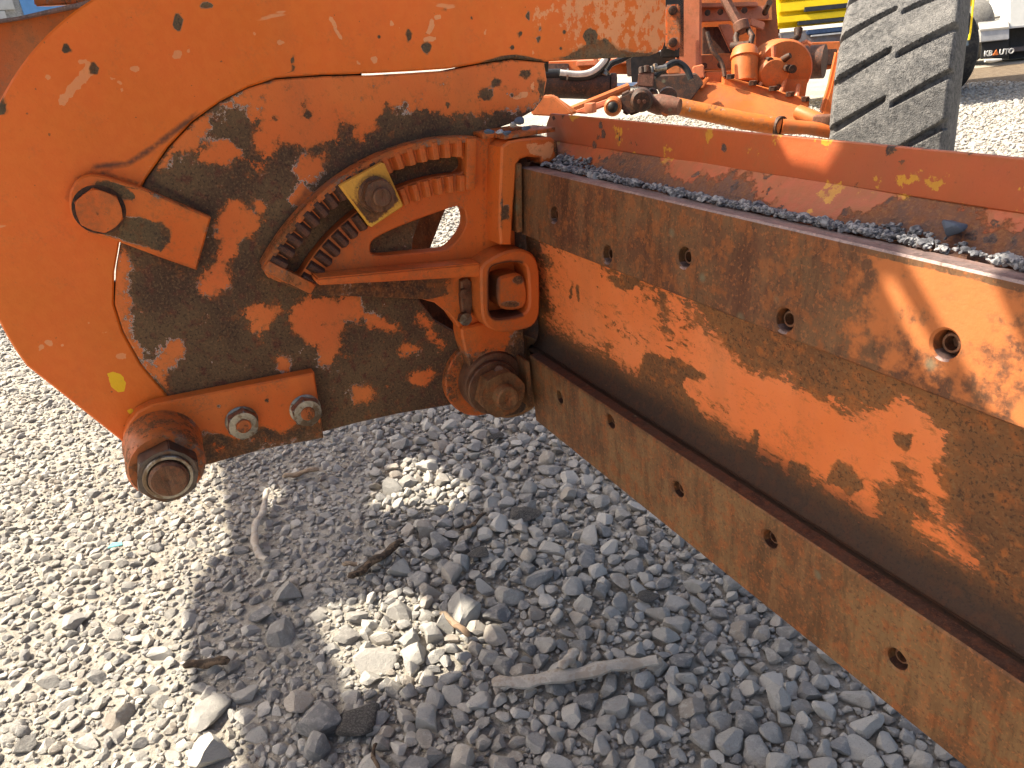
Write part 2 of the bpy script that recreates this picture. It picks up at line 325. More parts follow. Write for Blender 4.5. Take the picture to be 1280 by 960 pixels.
def slab(name, mat, parent, outline, holes=(), origin=(0, 0, 0), ex=(0, 1, 0), ey=(0, 0, 1), thick=.02, bev=.002, grid=.008, masks=None, warp=None, label=None, angle=30):
    """a thick plate: 2-D outline with holes, gridded front face at origin + x*ex + y*ey, extruded backwards"""
    ex = np.asarray(ex, float); ey = np.asarray(ey, float); en = np.cross(ex, ey); og = np.asarray(origin, float)
    rings = []
    for i, h in enumerate([outline] + list(holes)):
        h = np.asarray(h, float); ccw = area2(h) > 0
        if ccw != (i == 0): h = h[::-1]
        rings.append(h)
    inner = [offset_poly(h, bev) for h in rings]
    pts = [Vector(p) for r in inner for p in r]; edges = []; b = 0
    for r in inner: edges += [(b+i, b+(i+1) % len(r)) for i in range(len(r))]; b += len(r)
    lo = inner[0].min(0); hi = inner[0].max(0)
    if grid:
        gx = np.arange(lo[0]+grid*.5, hi[0], grid); gy = np.arange(lo[1]+grid*.5, hi[1], grid*.87)
        G = np.array([(x + (grid*.5 if j % 2 else 0), y) for j, y in enumerate(gy) for x in gx])
        ok = inside(G, inner[0])
        for r in inner[1:]: ok &= ~inside(G, r)
        dm = np.full(len(G), 1e9)
        for r in inner: dm = np.minimum(dm, np.abs(sdf(G, r)))
        G = G[ok & (dm > grid*.4)]; pts += [Vector(p) for p in G]
    V2, _, F, _, _, _ = delaunay_2d_cdt(pts, edges, [], 0, 1e-6)
    V2 = np.array([tuple(v) for v in V2]); F = np.array([f for f in F])
    cen = V2[F].mean(1); ok = inside(cen, inner[0])
    for r in inner[1:]: ok &= ~inside(cen, r)
    F = F[ok]
    ar = np.cross(V2[F[:, 1]]-V2[F[:, 0]], V2[F[:, 2]]-V2[F[:, 0]]) if False else ((V2[F[:, 1], 0]-V2[F[:, 0], 0])*(V2[F[:, 2], 1]-V2[F[:, 0], 1])-(V2[F[:, 1], 1]-V2[F[:, 0], 1])*(V2[F[:, 2], 0]-V2[F[:, 0], 0]))
    F = F[np.abs(ar) > 1e-12]; ar = ar[np.abs(ar) > 1e-12]; F[ar < 0] = F[ar < 0][:, ::-1]
    xy = [V2]; dep = [np.zeros(len(V2))]; faces = [tuple(map(int, f)) for f in F]; base = len(V2)
    # match inner ring vertices to the CDT output (same order for the first points)
    bi = 0; backs = []
    for r, ri in zip(rings, inner):
        n = len(r); xy += [r, r]; dep += [np.full(n, bev), np.full(n, thick)]
        o1 = base; o2 = base+n; base += 2*n
        idx = []
        for p in ri: idx.append(int(np.argmin(((V2-p)**2).sum(1))))
        for i in range(n):
            j = (i+1) % n; faces.append((idx[j], idx[i], o1+i, o1+j)); faces.append((o1+j, o1+i, o2+i, o2+j))
        backs.append((o2, n))
    XY = np.concatenate(xy); D = np.concatenate(dep)
    # back face from the outer rings
    bp = [Vector(p) for r in rings for p in r]; be = []; b = 0; gl = []
    for (o2, n) in backs: be += [(b+i, b+(i+1) % n) for i in range(n)]; gl += list(range(o2, o2+n)); b += n
    v2, _, f2, orig, _, _ = delaunay_2d_cdt(bp, be, [], 0, 1e-6)
    v2 = np.array([tuple(v) for v in v2]); allr = np.concatenate(rings)
    for f in f2:
        c = v2[list(f)].mean(0)[None]
        if inside(c, rings[0])[0] and not any(inside(c, r)[0] for r in rings[1:]):
            g = [gl[int(np.argmin(((allr-v2[i])**2).sum(1)))] for i in f]
            if len(set(g)) < 3: continue
            p = XY[g]; a = (p[1][0]-p[0][0])*(p[2][1]-p[0][1])-(p[1][1]-p[0][1])*(p[2][0]-p[0][0])
            faces.append(tuple(g[::-1]) if a > 0 else tuple(g))
    P3 = og + XY[:, :1]*ex + XY[:, 1:2]*ey - D[:, None]*en
    if warp is not None: P3 = P3 + warp(XY)[:, None]*en
    me = bpy.data.meshes.new(name); me.from_pydata(P3.tolist(), [], faces); me.update()
    if masks is not None:
        px = proj_m(og + XY[:, :1]*ex + XY[:, 1:2]*ey)
        for k, val in masks(px).items():
            a = me.attributes.new(k, 'FLOAT', 'POINT'); a.data.foreach_set('value', np.asarray(val, np.float32))
    finish(me, angle); o = link(name, me, mat, parent)
    if label: o['label'] = label
    return o
def mplate(name, mat, px, u, thick, holes=(), smooth=0, **kw):      # outline given where it is seen on the machine plane u
    if smooth: px = catmull(px, smooth, True)
    return slab(name, mat, kw.pop('parent'), [at(*p, u) for p in px], [[at(*p, u) for p in h] for h in holes], origin=(u, 0, 0), thick=thick, **kw)
def arc(c, R, a0, a1, n): return [(c[0]+R*math.cos(math.radians(a0+(a1-a0)*i/n)), c[1]+R*math.sin(math.radians(a0+(a1-a0)*i/n))) for i in range(n+1)]
def clip1(x, s=20.0, lim=1.0): return np.clip(np.asarray(x)/s, -lim, lim)
# ------------------------------------------------------------------ the road grader (one thing, all its parts are children)
GO = np.array([-1.0, .6, 0])
G = empty('road_grader', m2w(GO), MANG)
tag(G, 'worn orange road grader with its scraper blade and toothed tilt bracket filling the picture', 'road grader')
NU = (1, 0, 0)
U1 = -1.42
seam = [(822, 66), (812, 70), (760, 73), (720, 75), (683, 77), (640, 73), (600, 79), (560, 86), (515, 89), (470, 91.5), (400, 94), (345, 98), (310, 109), (275, 127),
        (240, 152), (210, 184), (182, 224), (163, 262), (150, 300), (143, 340), (142, 380), (153, 415), (176, 456), (212, 498)]
th = np.radians(np.linspace(132, 262, 40))
rim = [(280+313*math.cos(t), 265-313*math.sin(t)*-1) for t in th]      # lower end round the left to the top
rim = [(280+313*math.cos(t), 265+313*math.sin(t)) for t in th]
arm_px = seam + [(250, 545), (245, 575), (200, 588), (168, 568)] + [(150, 550)] + rim[3:] + [(300, -60), (600, -120), (834, -130), (833, 20), (832, 52), (829, 61)]
chips = [(83, 61, 5), (117, 86, 5, 7), (222, 28, 6, 11), (258, 6, 9, 4), (738, 45, 9, 9), (366, 80, 2, 11), (192, 86, 1.6), (533, 60, 6, 7), (511, 44, 3, 8), (475, 47, 2.5),
         (3, 136, 5, 9), (650, 43, 3), (673, 49, 3), (675, 37, 2.5), (646, 73, 11, 5), (660, 20, 2.5, 6), (705, 40, 2), (757, 52, 2), (640, 60, 3), (648, 55, 1.5), (700, 61, 2), (789, 48, 1.6),
         (410, 50, 2.2), (52, 52, 3), (38, 75, 2.5), (590, 24, 2.5), (555, 12, 2), (560, 132, 2)]
scr = [[(110, 90), (95, 105), (78, 126)], [(100, 75), (113, 82)], [(141, 97), (150, 105), (155, 114)], [(413, 22), (421, 38), (427, 48)], [(536, 42), (541, 25), (549, 20)], [(531, 48), (545, 50)]]
scs = [(168, 86, 5), (222, 68, 7), (236, 63, 3, 5), (60, 428, 5, 4), (52, 434, 4), (606, 40, 3), (468, 75, 6, 4), (448, 78, 6, 3), (318, 42, 1.5), (350, 53, 4), (645, 14, 4, 2), (152, 445, 8, 4),
       (110, 405, 3), (128, 415, 4, 2), (145, 470, 3), (77, 430, 3), (60, 95, 2.5), (160, 133, 3), (119, 99, 2), (490, 30, 3, 5), (500, 35, 2), (540, 32, 3, 6)]
def arm_masks(px):
    wear = -2.2*np.clip(spot(px, chips)/3+.35, 0, 1)
    edge = sdf(px, arm_px[:23]+[(833, -130)]+arm_px[23:24]) if False else None
    sm = stroke(px, seam, 0.0); wear = wear - .62*np.clip((sm+7)/7, 0, 1)*np.where(px[:, 0] > 160, 1, .6)
    lt = np.clip(stroke(px, scr[0], 6.5)/4+.3, 0, 1)
    for s_ in scr[1:]: lt = np.maximum(lt, np.clip(stroke(px, s_, 2.6)/2.5+.3, 0, 1))
    lt = np.maximum(lt, np.clip(spot(px, scs)/3+.3, 0, 1))*1.1
    fade = np.clip((px[:, 0]-560)/170, 0, 1)*(.50-.1*np.clip((px[:, 1]-20)/60, 0, 1)); fade = fade*np.where(px[:, 0] > 590, 1, .5)
    bare = [(700, 73), (735, 52), (760, 46), (772, 58), (800, 62), (822, 60), (820, 70), (760, 75)]
    gr = .55*np.clip(sdf(px, bare)/6+.6, 0, 1)*0
    wear = wear - .95*np.clip(sdf(px, bare)/5+.4, 0, 1)*np.clip((900-px[:, 0])/150, .4, 1)
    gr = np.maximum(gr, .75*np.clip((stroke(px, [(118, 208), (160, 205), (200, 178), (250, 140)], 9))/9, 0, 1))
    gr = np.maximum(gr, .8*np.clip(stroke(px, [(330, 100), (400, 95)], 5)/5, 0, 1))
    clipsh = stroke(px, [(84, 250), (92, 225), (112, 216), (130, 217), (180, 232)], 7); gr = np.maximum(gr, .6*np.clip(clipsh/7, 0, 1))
    yl = np.clip(sdf(px, [(133, 466), (142, 464), (153, 468), (158, 479), (156, 490), (147, 491), (138, 483)])/2.5, -1, 1)+.02; yl = np.maximum(yl, np.clip(spot(px, [(163, 514, 5, 4)])/2.5, -1, 1))
    return dict(wear=wear, light=np.maximum(lt, fade), grime=gr, yel=yl)
mplate('side_plate', M['arm'], arm_px, U1, .045, parent=G, bev=.003, grid=.0065, masks=arm_masks)

# inner tilting plate with its chipped paint
sm_in = [(x + (0 if y < 130 else 2.4 if 295 < y < 350 else 1.4), y + (2.6 if 455 < x < 570 else 1.5 if x > 200 else .5)) for x, y in seam[4:]]
disc_px = [(681, 80)] + [(684, 100), (680, 122), (668, 138)] + [(640, 154), (615, 163), (592, 190), (560, 220), (530, 258), (516, 300), (514, 330), (522, 372), (545, 402), (577, 420), (604, 440), (595, 500), (560, 507), (500, 517), (450, 528),
           (400, 541), (330, 560), (262, 581), (245, 560)] + sm_in[::-1]
pA = [(196, 208), (215, 178), (245, 150), (280, 126), (330, 102), (345, 96), (420, 92), (520, 86), (600, 78), (690, 70), (690, 120), (660, 135), (633, 137), (597, 141), (580, 143), (553, 143), (527, 137), (513, 140), (503, 128), (493, 143),
      (482, 130), (470, 150), (472, 158), (453, 176), (443, 167), (440, 158), (422, 158), (417, 172), (383, 183), (357, 180), (337, 197), (320, 190), (313, 172), (330, 152), (312, 145), (310, 134), (290, 131), (268, 143), (258, 166),
      (246, 183), (227, 193), (207, 207)]
patches = [pA, [(258, 170), (275, 172), (296, 180), (300, 192), (285, 207), (272, 208), (258, 200), (253, 186)],
           [(375, 195), (395, 197), (410, 190), (405, 210), (392, 230), (382, 232), (372, 212)], [(368, 235), (385, 232), (392, 245), (385, 258), (368, 255), (362, 246)],
           [(287, 252), (307, 257), (328, 277), (315, 293), (300, 305), (292, 322), (285, 330), (288, 350), (275, 368), (255, 368), (247, 350), (258, 335), (270, 325), (275, 300), (272, 275)],
           [(312, 383), (340, 380), (348, 390), (330, 410), (312, 408)],
           [(365, 385), (380, 375), (410, 372), (432, 368), (450, 372), (455, 395), (435, 405), (425, 430), (418, 452), (400, 455), (395, 435), (375, 420), (362, 405)],
           [(455, 390), (480, 400), (500, 408), (490, 415), (465, 408)], [(510, 470), (520, 463), (540, 461), (543, 470), (530, 482), (515, 478)],
           [(502, 434), (510, 429), (521, 432), (520, 442), (506, 444)], [(345, 450), (352, 445), (362, 449), (361, 460), (348, 462)],
           [(140, 305), (158, 322), (165, 332), (160, 350), (160, 400), (168, 425), (180, 438), (190, 455), (200, 440), (215, 432), (228, 430), (225, 450), (205, 465), (212, 492), (190, 470), (165, 440), (140, 400), (138, 360)],
           [(522, 395), (535, 398), (550, 425), (555, 432), (545, 430)], [(438, 488), (450, 482), (468, 484), (466, 500), (444, 503)], [(318, 250), (330, 255), (322, 268)], [(322, 200), (334, 204), (328, 214), (320, 210)]]
bares = [(300, 165, 12, 22), (345, 148, 6, 4), (364, 158, 3), (330, 122, 5, 3), (386, 143, 5, 6), (352, 128, 2), (620, 103, 6), (656, 92, 8, 6), (608, 118, 10, 8), (560, 131, 5), (265, 150, 4, 3), (678, 110, 5, 12), (640, 120, 3)]
def disc_masks(px):
    d = sdf_any(px, [catmull(q_, 3, True) if len(q_) < 20 else q_ for q_ in patches]); wear = np.clip(d/13, -.75, .6)
    wear = wear - 1.4*np.clip(spot(px, bares)/4+.3, 0, 1)
    whit = [(666, 108, 3, 6), (655, 118, 7, 4), (646, 122, 6, 3)]
    lt = np.clip(spot(px, whit)/3+.3, 0, 1)*1.2
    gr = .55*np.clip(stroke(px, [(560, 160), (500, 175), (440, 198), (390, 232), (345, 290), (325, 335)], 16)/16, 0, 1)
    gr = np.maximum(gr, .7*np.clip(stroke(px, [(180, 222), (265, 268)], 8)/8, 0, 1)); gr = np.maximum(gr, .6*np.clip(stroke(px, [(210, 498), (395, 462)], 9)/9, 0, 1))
    return dict(wear=wear, light=lt, grime=gr)
mplate('tilt_plate', M['disc'], disc_px, U1, .042, parent=G, bev=.0025, grid=.0065, masks=disc_masks)
def backing(pts):
    q_ = catmull(pts, 3); n_ = np.array(q_); t_ = np.gradient(n_, axis=0); t_ /= np.linalg.norm(t_, axis=1, keepdims=True); nn = np.stack([-t_[:, 1], t_[:, 0]], 1)
    MB().prism([at3(*p, -1.466) for p in np.concatenate([n_+nn*14, (n_-nn*14)[::-1]])], (-.012, 0, 0)).build('seam_backing', M['grease'], G)  # black strip added behind the seam to stop light showing through
backing([(180, 228), (210, 184), (240, 152), (275, 127), (310, 109), (345, 98), (400, 94), (452, 92)]); backing([(572, 86), (600, 79), (640, 74), (686, 76)]); backing([(142, 352), (142, 380), (153, 415), (176, 456), (212, 498)])
# plate further in, seen through the openings
MB().prism([at3(430, 200, -1.58), at3(590, 190, -1.58), at3(557, 262, -1.58), at3(530, 330, -1.58), at3(440, 420, -1.58)], (-.02, 0, 0)).build('inner_backing', M['rail_low'], G, .002)

MB().prism([at3(505, 352, -1.50), at3(600, 352, -1.50), at3(600, 440, -1.50), at3(520, 440, -1.50)], (-.01, 0, 0)).build('inner_backing', M['dark_rust'], G, .002)  # dark plate added behind the lens-shaped gap to keep it dark
# upper retaining clip with its hex head
clip_px = [(86, 255), (87, 240), (94, 227), (104, 220), (114, 218), (128, 220), (177, 235), (264, 272), (246, 338), (200, 322), (150, 303), (112, 291), (96, 279), (88, 267)]
rustblob = [(142, 270), (172, 270), (188, 276), (200, 278), (214, 288), (213, 300), (200, 315), (185, 310), (150, 300), (120, 289), (104, 278), (100, 265), (142, 262)]
rb2 = [(115, 228), (150, 225), (165, 240), (174, 248), (168, 252), (150, 248), (143, 262), (130, 240), (117, 234)]
def clip_masks(px):
    wear = .35 - 1.1*np.clip(sdf_any(px, [rustblob, rb2])/4+.35, 0, 1); wear = wear-.3*np.clip(stroke(px, [(150, 225), (264, 272), (246, 338)], 8)/8, 0, 1)
    gr = .7*np.clip(1-np.abs(np.hypot(px[:, 0]-124, px[:, 1]-262)-24)/6, 0, 1); gr = np.maximum(gr, .5*np.clip(stroke(px, [(246, 338), (110, 292)], 10)/10, 0, 1))
    return dict(wear=wear, light=px[:, 0]*0, grime=gr)
clip_o = mplate('retaining_clip', M['clip'], clip_px, -1.395, .025, parent=G, bev=.003, grid=.007, masks=clip_masks)
MB().lathe(at3(124, 262, -1.396), NU, [(0, .0385), (.0022, .038), (.0022, .02)], 32).build('gap_shade', M['bg_dark'], clip_o, 0)  # dark disc painted as the shaded gap round the hex head
MB().hexa(at3(124, 262, -1.395), NU, .035, .018, ph=.5, cham=.05).build('hex_head', M['cast'], clip_o, .001)

# lower retaining bracket: strip, pivot sleeve, lock nuts
brk_px = [(393, 466), (405, 548), (330, 562), (250, 584), (235, 600), (215, 610), (198, 611), (180, 603), (165, 588), (156, 568), (154, 548), (160, 530), (172, 515), (190, 506), (215, 501), (300, 484)]
def brk_masks(px):
    low = sdf(px, [(300, 548), (300, 528), (340, 535), (350, 540), (385, 522), (410, 520), (410, 560), (240, 600), (245, 535)])
    wear = np.clip(.55-.95*np.clip(low/5+.5, 0, 1), -1, 1) - 1.2*np.clip(spot(px, [(273, 507, 3.5), (334, 500, 4, 6), (345, 497, 2, 4), (350, 507, 3)])/3+.2, 0, 1)
    return dict(wear=wear, light=px[:, 0]*0, grime=.5*np.clip(1-np.abs(np.hypot(px[:, 0]-204, px[:, 1]-556)-42)/6, 0, 1))
brk = mplate('retaining_bracket', M['clip'], brk_px, -1.39, .028, parent=G, bev=.003, grid=.007, masks=brk_masks)
bc = at3(204, 556, -1.39)
MB().lathe(bc, NU, [(0, .0665), (.004, .0645), (.085, .063), (.094, .058), (.094, .045)], 48).build('pivot_sleeve', M['cast_worn'], brk, 0, 30)
nutm = M['steel']
MB().hexa(bc+np.array([.094, 0, 0]), NU, .052, .036, ph=.25, cham=.08).build('lock_nut', plain('dark_nut', (.12, .095, .08), .42, .6, .45, 50, (.10, .045, .02)), brk, .0015)
MB().lathe(bc+np.array([.130, 0, 0]), NU, [(0, .0395), (.004, .0395), (.006, .038), (.006, .0335), (0.001, .033)], 40, cap=False).build('nut_rim', nutm, brk, 0)
MB().lathe(bc+np.array([.10, 0, 0]), NU, [(0, .031), (.042, .031), (.047, .027), (.047, .006), (.044, .0)], 32).build('stud_end', M['bolt'], brk, 0)
small_nut = None
for (x, y) in ((304, 531), (384, 515.5)):
    c = at3(x, y, -1.372); c[0] = -1.39
    n_ = MB().lathe(c, NU, [(0, .030), (.002, .030), (.004, .026)], 28, cap=True).hexa(c+np.array([.004, 0, 0]), NU, .0295, .020, ph=.3 if x < 350 else .62, cham=.14).build('flange_nut', nutm, brk, .0008)
    MB().lathe(c+np.array([.0215, 0, 0]), NU, [(0, .0195), (.003, .0185), (.003, .014), (0, .013)], 28, cap=False).build('nut_rim', nutm, n_)if False else None
    MB().cyl(c+np.array([.01, 0, 0]), c+np.array([.0275, 0, 0]), .0135, n=20, bev=.0015).build('bolt_end', M['cast_worn'], brk, 0)

# ---------------- toothed tilt sector (casting) -----------------
UQ = -1.385; QC = (.509, .585); RO = .4447
a_tip, a_end = 141.2, 79.5
rimq = arc(QC, RO, a_end, a_tip, 40)
sec = [at(*p, UQ) for p in [(644, 440), (644, 175), (612, 171)]] + rimq + [at(*p, UQ) for p in [(335, 347), (383, 367), (392, 369), (450, 371), (527, 374), (545, 379), (562, 393), (577, 414), (590, 436)]]
slot = arc(QC, .4135, 84.5, 138, 30) + arc((QC[0]+.397*math.cos(math.radians(138)), QC[1]+.397*math.sin(math.radians(138))), .0165, 138, 318, 8)[1:-1] + arc(QC, .3805, 138, 84.5, 30) + arc((QC[0]+.397*math.cos(math.radians(84.5)), QC[1]+.397*math.sin(math.radians(84.5))), .0165, -95.5, 84.5, 8)[1:-1]
win = [at(*p, UQ) for p in catmull([(463, 312), (468, 299), (500, 283), (540, 268), (570, 258), (579, 260), (583, 272), (581, 286), (572, 300), (560, 311), (545, 314), (510, 317), (478, 320), (466, 318)], 4, True)]
def sec_masks(px):
    left = np.clip((430-px[:, 0])/120, -1, 1)
    low = sdf(px, [(380, 352), (600, 338), (600, 352), (560, 372), (520, 376), (380, 372)])
    wear = .25-.45*np.clip(left, 0, 1)*(px[:, 1] > 200) - .75*np.clip(low/4+.4, 0, 1)*np.clip((590-px[:, 0])/40, 0, 1)
    P = at_px = None
    gr = .55*np.clip(stroke(px, [(575, 205), (490, 226), (440, 262), (400, 300), (370, 330)], 30)/30, 0, 1)
    gr = np.maximum(gr, .5*np.clip(stroke(px, [(400, 350), (600, 322)], 5)/5, 0, 1)); gr = np.maximum(gr, .5*np.clip(stroke(px, [(605, 175), (605, 320)], 5)/5, 0, 1))
    return dict(wear=wear, light=px[:, 0]*0, grime=gr)
sector = slab('toothed_sector', M['cast'], G, sec, [slot, win], origin=(UQ, 0, 0), thick=.032, bev=.0025, grid=.008, masks=sec_masks)
# rim lip and end bar
q = [(RO-.002, UQ-.03), (RO+.004, UQ-.03), (RO+.004, UQ+.010), (RO-.008, UQ+.010), (RO-.008, UQ)]
vs = []; fs = []; na = 48
for i in range(na+1):
    t = math.radians(a_end + (a_tip-a_end)*i/na)
    for r_, u_ in q: vs.append((u_, QC[0]+r_*math.cos(t), QC[1]+r_*math.sin(t)))
for i in range(na):
    for j in range(5): fs.append((i*5+j, i*5+(j+1) % 5, i*5+5+(j+1) % 5, i*5+5+j))
fs += [tuple(range(5)), tuple(na*5+j for j in range(5))[::-1]]
MB().add(vs, fs).build('rim_lip', M['cast_worn'], sector, .0015)
def tooth_mesh(L, wd, h):
    m = MB(); y = wd/2; m.add([(0, -L/2, -y), (0, L/2, -y), (h, L/2, -y*.42), (h, -L/2, -y*.42), (0, -L/2, y), (0, L/2, y), (h, L/2, y*.42), (h, -L/2, y*.42)],
                              [(0, 1, 2, 3), (7, 6, 5, 4), (3, 2, 6, 7), (0, 3, 7, 4), (1, 5, 6, 2)]); return m.mesh('tooth', .0009, 24, 1)
t_out = [tooth_mesh(.030, .0225, .013) for _ in range(2)]; t_in = [tooth_mesh(.030, .020, .013) for _ in range(2)]
for ms in (t_out, t_in): ms[0].materials.append(M['cast']); ms[1].materials.append(M['dark_rust'])
def put_tooth(ms, R, a, wob):
    o = link('tooth', ms[0 if a < 106 else 1], None, sector); t = math.radians(a)
    o.location = (UQ-.001, QC[0]+R*math.cos(t), QC[1]+R*math.sin(t)); o.rotation_euler = (t, 0, 0)
    o.rotation_euler = (t-math.pi/2+math.pi/2, 0, 0); o.scale = (1+wob, 1, 1); return o
no, ni = 18, 16
for i in range(no): put_tooth(t_out, .4275, 84.2 + (138.6-84.2)*i/(no-1), random.uniform(-.15, .1))
for i in range(ni): put_tooth(t_in, .3640, 83.5 + (139.0-83.5)*i/(ni-1), random.uniform(-.15, .1))
def radial_bar(a, wd, name, mat, r0=.352, r1=.446, h=.016):
    t = math.radians(a); d = np.array([0, math.cos(t), math.sin(t)]); p = np.array([0, -math.sin(t), math.cos(t)]); c = np.array([UQ, *QC]) + d*(r0+r1)/2
    MB().box(c+np.array([h/2-.006, 0, 0]), (h+.012, r1-r0, wd), np.array([(1, 0, 0), d, p]), .003).build(name, mat, sector, 0)
radial_bar(140.6, .020, 'end_bar', M['cast_worn']); radial_bar(81.2, .019, 'end_bar', M['cast'])
# ledge under the window
a0, a1 = at3(396, 348, -1.335), at3(601, 329, -1.335); b1, b0 = at3(600, 346, -1.335), at3(398, 357, -1.335)
MB().prism([a0, a1, b1, b0], (-.052, 0, 0)).build('ledge', M['cast'], sector, .003)
# upright flange with its hooked head over the rail
fl_px = [(627, 184), (636, 177), (650, 174), (672, 172), (689, 171.5), (697, 177), (698.5, 190), (697, 203), (687, 207), (678, 206), (676, 197.5), (660, 196), (651, 199), (646, 206), (644, 240), (642, 262), (641, 280), (640, 306), (626, 306), (624, 276), (625, 240)]
def fl_masks(px):
    wear = .30 - .9*np.clip(stroke(px, [(697, 178), (698, 203), (680, 208)], 10)/8, 0, 1) - .5*np.clip(stroke(px, [(628, 190), (627, 300)], 3)/3, 0, 1)
    wear = wear - 1.0*np.clip(sdf(px, [(622, 256), (637, 256), (637, 275), (622, 275)])/3+.5, 0, 1)
    lt = .62*np.clip(sdf(px, [(655, 178), (690, 175), (696, 185), (688, 200), (668, 196), (655, 188)])/4+.3, 0, 1)
    return dict(wear=wear, light=lt, grime=.6*np.clip(stroke(px, [(645, 210), (655, 200), (676, 198)], 7)/7, 0, 1))
flange = mplate('upright_flange', M['cast'], fl_px, -1.325, .064, parent=sector, bev=.004, grid=.006, masks=fl_masks)
# cap sheet over the head
c0, c1, c2, c3 = at3(636, 171, -1.33), at3(697, 170, -1.33), at3(697, 165, -1.33), at3(636, 165, -1.33)
capz = c1[2]+.006
capm = MB().box((-1.375, (c0[1]+c1[1])/2-.005, capz+.006), (.085, c1[1]-c0[1]+.005, .008), None, .002)
capm.build('cap_sheet', M['cast_worn'], sector)
MB().box((-1.40, at(606, 172, -1.40)[0]+.03, at(606, 172, -1.40)[1]+.006), (.05, .09, .012), None, .003).build('head_block', M['cast_worn'], sector)
# square socket and its pin
so_px = catmull([(601, 345), (603, 333), (612, 325), (626, 317), (643, 312), (657, 313), (667, 319), (673, 331), (675, 350), (675, 385), (672, 400), (664, 409), (650, 413), (630, 416), (614, 412), (605, 402), (602, 385)], 2, True)
si_px = catmull([(612, 348), (614, 336), (622, 331), (640, 328), (652, 329), (659, 335), (661, 348), (662, 375), (660, 387), (653, 393), (636, 397), (620, 398), (613, 392), (612, 375)], 2, True)
def so_masks(px):
    wear = .25 + .3*np.clip((px[:, 0]-655)/8, 0, 1)
    return dict(wear=wear, light=px[:, 0]*0, grime=.85*np.clip(1+sdf(px, si_px)/7, 0, 1)*(px[:, 0] < 655))
mplate('square_socket', M['cast_worn'], so_px, -1.325, .06, holes=[si_px], parent=sector, bev=.004, grid=.006, masks=so_masks)
pin_px = [(623, 350), (630, 345), (646, 342), (655, 347), (659, 360), (660, 372), (655, 385), (638, 388), (626, 384), (622, 370)]
mplate('square_pin', M['cast_worn'], pin_px, -1.335, .07, parent=G, bev=.005, grid=.006, smooth=3, masks=lambda px: dict(wear=.25-.8*np.clip(spot(px, [(648, 350, 9, 6), (640, 380, 14, 5)])/5+.2, 0, 1), light=px[:, 0]*0, grime=.7*np.clip((630-px[:, 0])/8, 0, 1)))
# dark backing of the socket
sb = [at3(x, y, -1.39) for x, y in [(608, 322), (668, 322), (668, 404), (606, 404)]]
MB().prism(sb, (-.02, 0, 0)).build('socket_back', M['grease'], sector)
# neck that carries the pivot boss
nk_px = [(577, 412), (592, 407), (606, 404), (650, 404), (656, 420), (658, 450), (659, 505), (648, 518), (620, 520), (600, 500), (590, 470), (582, 440)]
def nk_masks(px): return dict(wear=np.clip(.45-(px[:, 1]-405)/55 - np.clip((px[:, 0]-630)/25, 0, 1), -1, .6), light=px[:, 0]*0, grime=.55*np.clip((px[:, 0]-635)/20, 0, 1)*np.clip((px[:, 1]-420)/40, 0, 1))
mplate('pivot_neck', M['cast'], nk_px, -1.372, .045, parent=sector, bev=.004, grid=.006, smooth=3, masks=nk_masks)
# keeper clip with bolt beside the socket
kp = mplate('keeper', M['bolt'], [(577, 352), (584, 347), (590, 352), (591, 380), (588, 400), (580, 398), (577, 380)], -1.37, .016, parent=sector, bev=.002, grid=0)
MB().hexa(at3(579, 397, -1.37), NU, .014, .014, ph=.2).build('keeper_bolt', M['steel'], sector, .0008)
MB().hexa(at3(578, 366, -1.37), NU, .010, .010, ph=.2).build('keeper_bolt', M['bolt'], sector, .0008)
# pivot: sleeve, collar, nut and stud
pc = at3(604, 474, -1.40)
MB().lathe(pc+np.array([-.06, 0, 0]), NU, [(0, .086), (.055, .086), (.058, .083), (.058, .06)], 48).build('pivot_collar', M['cast_worn'], G, 0)
c2_ = at3(640, 470, -1.42)
MB().lathe(c2_+np.array([-.02, 0, 0]), NU, [(0, .096), (.03, .096), (.032, .094), (.032, .05)], 48).build('pivot_disc', M['rail_low'], G, 0)
pb = at3(610, 472, -1.40)
boss = MB().lathe(pb, NU, [(0, .069), (.028, .069), (.034, .066), (.036, .062)], 48).build('pivot_boss', M['bolt'], G, 0)
pw = at3(615, 483, -1.362)
MB().lathe(pw, NU, [(0, .059), (.010, .059), (.012, .057), (.012, .03)], 48).build('washer', M['bolt'], boss, 0)
MB().hexa(pw+np.array([.012, .004, -.003]), NU, .053, .036, ph=.15, cham=.06).build('pivot_nut', M['rail_low'], boss, .0014)
MB().lathe(pw+np.array([.04, .004, -.003]), NU, [(0, .0265), (.004, .0255), (.006, .0265), (.010, .0255), (.012, .0265), (.016, .0255), (.028, .025), (.031, .022), (.031, .003), (.029, .0)], 32).build('threaded_stud', M['rail_low'], boss, 0)
MB().cyl(at3(624, 463, -1.355), at3(624, 463, -1.335), .011, n=16, bev=.002).build('lock_pin', M['bolt'], boss, 0)
